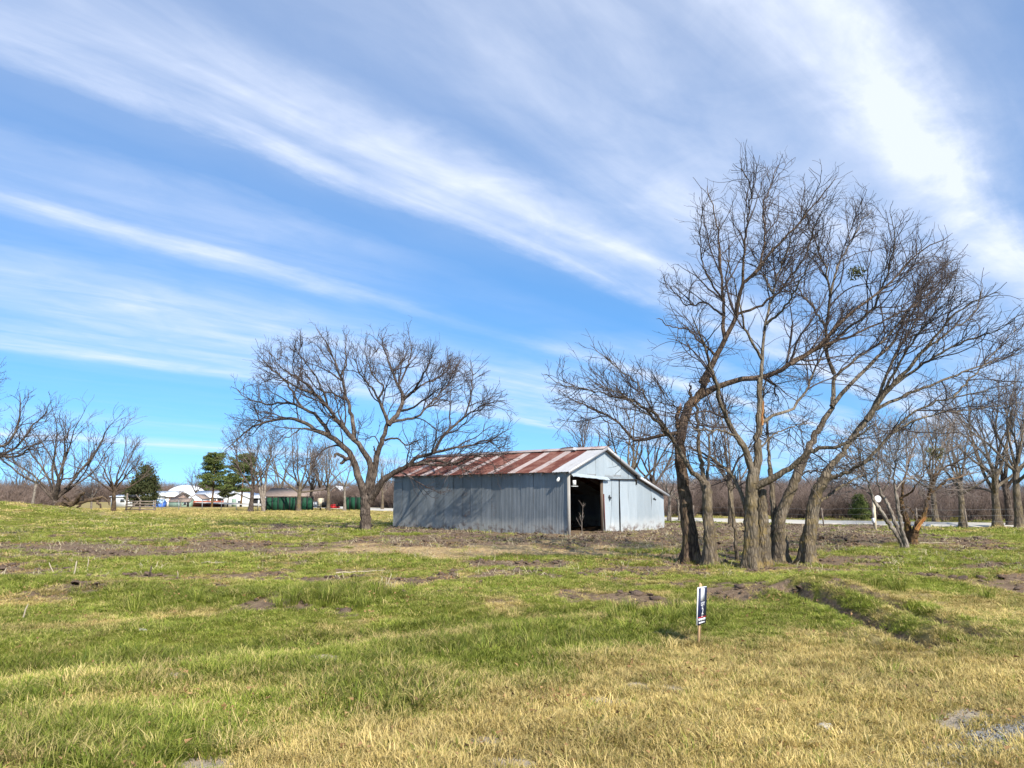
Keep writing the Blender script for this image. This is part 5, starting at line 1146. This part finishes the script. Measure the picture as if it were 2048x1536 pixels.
def dome():
    Y = 250; x = gx(372, Y); z = hz(x, Y); root = empty('dome_building', (x, Y, z)); tag(root, 'big white domed roof building rising behind the far houses', 'building', 'far houses')
    g = MB(); n, m = 24, 8; rx, rz_ = 7.2, 5.6; V = [(0, 0, rz_ + .4)]; F4 = []; F3 = []
    for i in range(1, m + 1):
        p = i / m * math.pi / 2
        for j in range(n): a = j / n * 2 * math.pi; V.append((math.cos(a) * rx * math.sin(p), math.sin(a) * rx * math.sin(p), rz_ * math.cos(p) ** .9 + .4 if i < m else .4))
    for j in range(n): F3.append([0, 1 + j, 1 + (j + 1) % n])
    for i in range(m - 1):
        for j in range(n): a = 1 + i * n; F4.append([a + j, a + n + j, a + n + (j + 1) % n, a + (j + 1) % n])
    mobj('roof', np.array(V), [np.array(F3), np.array(F4)], HM['roofw'], root, True)
    w = MB()
    for j in range(n):
        a0, a1 = j / n * 6.2832, (j + 1) / n * 6.2832; r = rx - .05; w.quad((math.cos(a0) * r, math.sin(a0) * r, -.3), (math.cos(a1) * r, math.sin(a1) * r, -.3), (math.cos(a1) * r, math.sin(a1) * r, .45), (math.cos(a0) * r, math.sin(a0) * r, .45))
    w.build('wall', HM['white'], root); MB().box(-1, 1, -rx - .1, -rx + .5, -.3, 2.0).build('entrance', HM['white'], root)
    MB().bar((3.6, -8, 0), (3.6, -8, 8.0), .10).build('mast', HM['steel'], root)
dome()
def panel_fence(name, label, cat, px0, px1, Y0, Y1, h, n, mat, postmat, group=None, board=0):
    a = np.array([gx(px0, Y0), Y0]); b = np.array([gx(px1, Y1), Y1]); root = empty(name, (a[0], a[1], hz(*a))); tag(root, label, cat, group); d = (b - a) / n; ang = math.atan2(d[1], d[0]); L = np.linalg.norm(d)
    for i in range(n + 1):
        p = a + d * i; z = hz(*p); MB().bar((p[0], p[1], z - .2), (p[0], p[1], z + h + .12), .12).build('post', postmat, root, origin=root.location)
        if i < n:
            q = p + d; z2 = hz(*q); o = np.array([-d[1], d[0]]) / L * .02 * -1
            MB().hexa([(p[0], p[1], z), (q[0], q[1], z2), (q[0] + o[0], q[1] + o[1], z2), (p[0] + o[0], p[1] + o[1], z), (p[0], p[1], z + h), (q[0], q[1], z2 + h), (q[0] + o[0], q[1] + o[1], z2 + h), (p[0] + o[0], p[1] + o[1], z + h)]).build('panel', mat, root, origin=root.location)
panel_fence('board_fence', 'red stained board fence in front of the low white house', 'fence', 384, 447, 174, 172, 1.35, 6, HM['red'], HM['red'])
panel_fence('screen_fence', 'dark green fabric screen fence behind the bare trees', 'fence', 533, 626, 82, 83, 1.42, 8, HM['green'], HM['blk'], 'green screens')
panel_fence('screen_fence', 'short green fabric screen just left of the big trunk', 'fence', 688, 724, 85, 84, 1.45, 3, HM['green'], HM['blk'], 'green screens')
def wire_fence(label, pts, posts, h, nw, pm=HM['steel']):
    P = catmull(np.array(pts, float), 60); root = empty('wire_fence', (P[0][0], P[0][1], 0)); tag(root, label, 'fence', 'wire fences'); rng = np.random.RandomState(2)
    for t in posts:
        p = P[int(t * 59)]; z = hz(*p); l = rng.randn() * .05; MB().bar((p[0], p[1], z - .2), (p[0] + l, p[1], z + h + .08), .06).build('post', pm, root, origin=root.location)
    for k in range(nw):
        W = np.array([(p[0], p[1], hz(*p) + h * (k + 1) / nw) for p in P[::2]]); V, F = tubes(W[None], np.full((1, len(W)), .0035), 4, rng); mobj('wire', V, F, HM['steel'], root, origin=np.array(root.location))
wire_fence('thin wire fence with steel posts along the far left lawn', [(gx(150, 84), 84), (gx(300, 84), 84), (gx(420, 85), 85), (gx(535, 84), 84)], [.09, .19, .41, .45, .54, .66, .76, .84, .95], 1.05, 3)
wire_fence('thin wire fence with wooden posts before the road on the right', [(gx(1330, 47), 47), (gx(1600, 43), 43), (gx(1800, 40.5), 40.5), (gx(2120, 38.5), 38.5)], [.02, .1, .2, .33, .45, .58, .69, .8, .92], .95, 3, HM['post'])
def corral():
    Y = 80; x0 = gx(254, Y); x1 = gx(312, Y); z = hz(x0, Y); root = empty('wooden_corral', (x0, Y, z)); tag(root, 'weathered rail corral panel with dark green lean-to box on the left lawn', 'corral'); L = x1 - x0
    for fx in (0, .46, .98): MB().bar((fx * L, 0, -.2), (fx * L, 0, 1.15 if fx else 1.9), .14).build('post', HM['post'], root)
    for k in range(4): MB().bar((0, -.08, .22 + .27 * k), (L, -.08, .20 + .27 * k), .04, .12).build('rail', HM['post'], root)
    MB().bar((L * .12, -.1, .2), (L * .4, -.1, 1.0), .04, .09).build('brace', HM['post'], root)
    MB().hexa([(0.05, .1, 1.40), (.70, .1, 1.40), (.70, .7, 1.40), (.05, .7, 1.40), (.05, .1, 1.66), (.70, .1, 1.66), (.70, .7, 1.7), (.05, .7, 1.7)]).build('lean_to_box', HM['blk'], root)
    MB().bar((.85, .1, 1.75), (1.6, .1, .95), .08).build('ramp_rail', HM['post'], root)
corral()
def fallen_log():
    rng = np.random.RandomState(8); Y = 58; root = empty('fallen_tree', (gx(160, Y), Y, hz(gx(160, Y), Y))); tag(root, 'dark fallen dead tree with broken limbs below the fan shaped tree', 'fallen tree'); g = Geo(); o = np.array(root.location)
    for pts, w0, w1 in (([(112, 1010), (135, 1008), (160, 1004), (185, 1000), (208, 992)], 10, 6), ([(140, 1012), (150, 1004), (160, 990), (168, 984)], 9, 6), ([(118, 1012), (128, 1004), (138, 1010)], 6, 3), ([(165, 1003), (158, 1012), (152, 1018)], 6, 3), ([(190, 999), (198, 1008), (203, 1016)], 5, 3), ([(128, 992), (136, 1000), (146, 1006)], 5, 4), ([(205, 994), (214, 1000), (219, 1010)], 4, 2)):
        W, r = limb('px', pts, w0, w1, Y, 0, rng.randn() * .5, 14, 1, .03, rng); g.add(*tubes(W[None], r[None], 8, rng, .08))
    V, F = g.out(); mobj('trunk', V, F, MAT['bark_dark'], root, True, origin=o)
fallen_log()
def yard():
    Y = 84
    def thing(name, label, cat, px): x = gx(px, Y); r = empty(name, (x, Y, hz(x, Y))); tag(r, label, cat); return r
    rng = np.random.RandomState(4)
    def wheel(parent, x, y, r, m=HM['blk']):
        th = np.arange(14) / 14 * 6.283; V = np.concatenate([np.stack([np.cos(th) * r + x, np.full(14, y + s), np.sin(th) * r + r], 1) for s in (-.06, .06)]); i = np.arange(14); j = (i + 1) % 14
        o = mobj('wheel', V, np.stack([i, j, j + 14, i + 14], 1), m, parent); return o
    r = thing('utility_trailer', 'white box trailer with beige side beside the green screen', 'trailer', 634)
    MB().box(-.55, .15, -.4, .8, .35, .95).build('body', HM['white'], r); MB().box(.16, .62, -.4, .8, .3, 1.35).build('side_panel', HM['beige'], r); MB().bar((-.55, 0, .4), (-1.1, 0, .35), .08).build('tow_bar', HM['white'], r)
    for x in (-.2, .35): wheel(r, x, -.45, .2)
    MB().box(-.5, .6, -.42, -.38, .5, .56).build('rail', HM['steel'], r)
    r = thing('barrel_smoker', 'black barrel smoker on legs in front of the brick gable house', 'smoker', 647)
    P = np.stack([np.linspace(-.45, .45, 8), np.zeros(8), np.full(8, .6)], 1); V, F = tubes(P[None], np.array([[.05, .28, .3, .3, .3, .3, .28, .05]]), 12, rng); mobj('barrel', V, F, HM['blk'], r, True)
    for sx in (-.3, .3):
        for sy in (-.2, .2): MB().bar((sx, sy, 0), (sx, sy, .45), .06).build('leg', HM['blk'], r)
    MB().bar((.3, 0, .8), (.3, 0, 1.05), .08).build('chimney', HM['blk'], r)
    r = thing('riding_mower', 'small red riding mower parked by the trees', 'mower', 669)
    MB().hexa([(-.5, -.3, .25), (.1, -.3, .25), (.1, .3, .25), (-.5, .3, .25), (-.42, -.25, .6), (.1, -.25, .7), (.1, .25, .7), (-.42, .25, .6)]).build('hood', HM['redp'], r); MB().box(.1, .55, -.3, .3, .25, .45).build('body', HM['redp'], r)
    MB().box(.25, .5, -.2, .2, .46, .56).box(.45, .53, -.2, .2, .57, .85).build('seat', HM['blk'], r); MB().bar((.05, 0, .7), (.15, 0, .85), .05).build('steering_column', HM['blk'], r)
    for x, q in ((-.35, .16), (.38, .22)):
        for y in (-.32, .32): wheel(r, x, y, q)
yard()
def dish():
    Y = 37; b = at(1751, 1058, Y); z = hz(b[0], Y); root = empty('satellite_dish', (b[0], Y, z)); tag(root, 'round white dish on a pale wooden post behind the many stemmed tree', 'dish')
    MB().bar((0, 0, -.2), (.0, 0, 1.45), .10).build('post', HM['beige'], root); MB().box(-.13, -.055, -.12, .05, .38, .62).build('meter_box', HM['white'], root); MB().bar((-.08, -.06, .6), (-.08, -.06, 1.1), .035).build('conduit', HM['steel'], root)
    V = [(.16, -.16, 1.55)]; n = 18
    for rr, dy in ((.08, -.15), (.16, -.12)):
        for j in range(n): a = j / n * 6.283; V.append((.16 + rr * math.cos(a), -.10 + dy * .3 + rr * .25 * math.sin(a) * .3, 1.55 + rr * math.sin(a)))
    V = np.array(V); F3 = [[0, 1 + j, 1 + (j + 1) % n] for j in range(n)]; F4 = [[1 + j, 1 + n + j, 1 + n + (j + 1) % n, 1 + (j + 1) % n] for j in range(n)]
    mobj('reflector', V, [np.array(F3), np.array(F4)], HM['white'], root, True); MB().bar((.0, 0, 1.42), (.16, -.09, 1.53), .04).build('arm', HM['steel'], root)
dish()

# ------------------------------------------------------------------ small things on the ground
def stones():
    m = pbr('pale_limestone', (.34, .31, .27), (.46, .43, .38), 9, .9, bump=.4); rng = np.random.RandomState(6)
    for px, py, s, lab in ((1650, 1463, .06, 'flat pale stone in the straw grass at the lower right'),  (1600, 1462, .05, None), (285, 1258, .05, 'small pale stone in the green ditch on the left'), (1895, 1425, .045, None)):
        if not lab: continue
        x, y = gpt(px, py); V = [(0, 0, .45)]; th = np.arange(9) / 9 * 6.283
        for rr, zz in ((.6, .38), (1.0, .08), (.9, -.3)): V += [(math.cos(t) * rr * (.85 + .4 * rng.rand()), math.sin(t) * rr * .7 * (.85 + .4 * rng.rand()), zz + .08 * rng.randn()) for t in th]
        T_ = [[0, 1 + j, 1 + (j + 1) % 9] for j in range(9)]; Q = [[1 + a * 9 + j, 10 + a * 9 + j, 10 + a * 9 + (j + 1) % 9, 1 + a * 9 + (j + 1) % 9] for a in range(2) for j in range(9)]
        o = mobj('stone', np.array(V) * s, [np.array(T_), np.array(Q)], m, None, True); o.location = (x, y, hz(x, y) + .015); tag(o, lab, 'stone', 'pale stones in the grass')
stones()
def sticks():
    rng = np.random.RandomState(16); pale = pbr('bleached_wood', (.34, .28, .19), (.46, .39, .28), 8, .85, stretch=(1, 1, .2))
    for px, py, h, ln, w, lab in ((45, 1236, .26, .05, .011, 'bleached pale stick standing in the grass at the left edge'), (148, 1150, .33, .02, .018, 'tallest cut pale stub beside the muddy track on the left'), (110, 1143, .26, -.16, .013, 'slanting cut stub left of the tallest pale stub'),
                                   (176, 1132, .22, .01, .012, 'short cut stub right of the tallest pale stub'), (8, 1148, .2, .03, .016, 'pale stub at the left edge of the muddy track'), (297, 1158, .3, .04, .02, 'dark splintered stub right of the muddy track'), (355, 1152, .2, .0, .01, 'thin short stub in the green grass right of the splintered stub')):
        x, y = gpt(px, py); z = hz(x, y); t = np.linspace(0, 1, 7)[:, None]; P = t * np.array([ln, .03, h]) + np.array([0, 0, -.04]) + np.cumsum(rng.randn(7, 3) * .004, 0)
        V, F = tubes(P[None], np.array([[w, w, w * .95, w * .9, w * .9, w * .85, w * .3]]), 6, rng, .06); o = mobj('cut_stub', V, F, MAT['bark_pecan'] if 'dark' in lab else pale, None, True); o.location = (x, y, z); tag(o, lab, 'stub', 'cut stubs on the left')
    for px, py, l, a, lab in ((430, 1127, .6, .1, 'bleached branch lying flat in front of the dirt track'), (815, 1053, 1.1, .6, 'pale branch lying by the left end of the barn wall'), (1870, 1090, 1.2, .2, 'pale branch lying under the torn orange tree'), (720, 1150, 1.0, .25, 'thin fallen branch in the grass below the big spreading tree')):
        x, y = gpt(px, py); z = hz(x, y); t = np.linspace(0, 1, 9)[:, None]; P = (t - .5) * np.array([l * math.cos(a), l * math.sin(a), .02]) + np.array([0, 0, .05]) + np.cumsum(rng.randn(9, 3) * .015, 0)
        g = Geo(); r = np.linspace(.014, .005, 9)[None]; g.add(*tubes(P[None], r, 6, rng)); C, R = grow(P[None], r, rng, 4, .2, (30, 60), lambda L, t: .25 + 0 * t, 4, .0, .15, .02, .006)
        if len(C): g.add(*tubes(C, R, 4, rng))
        V, F = g.out(); o = mobj('fallen_branch', V, F, pale, None, True); o.location = (x, y, z); tag(o, lab, 'branch', 'fallen branches')
sticks()
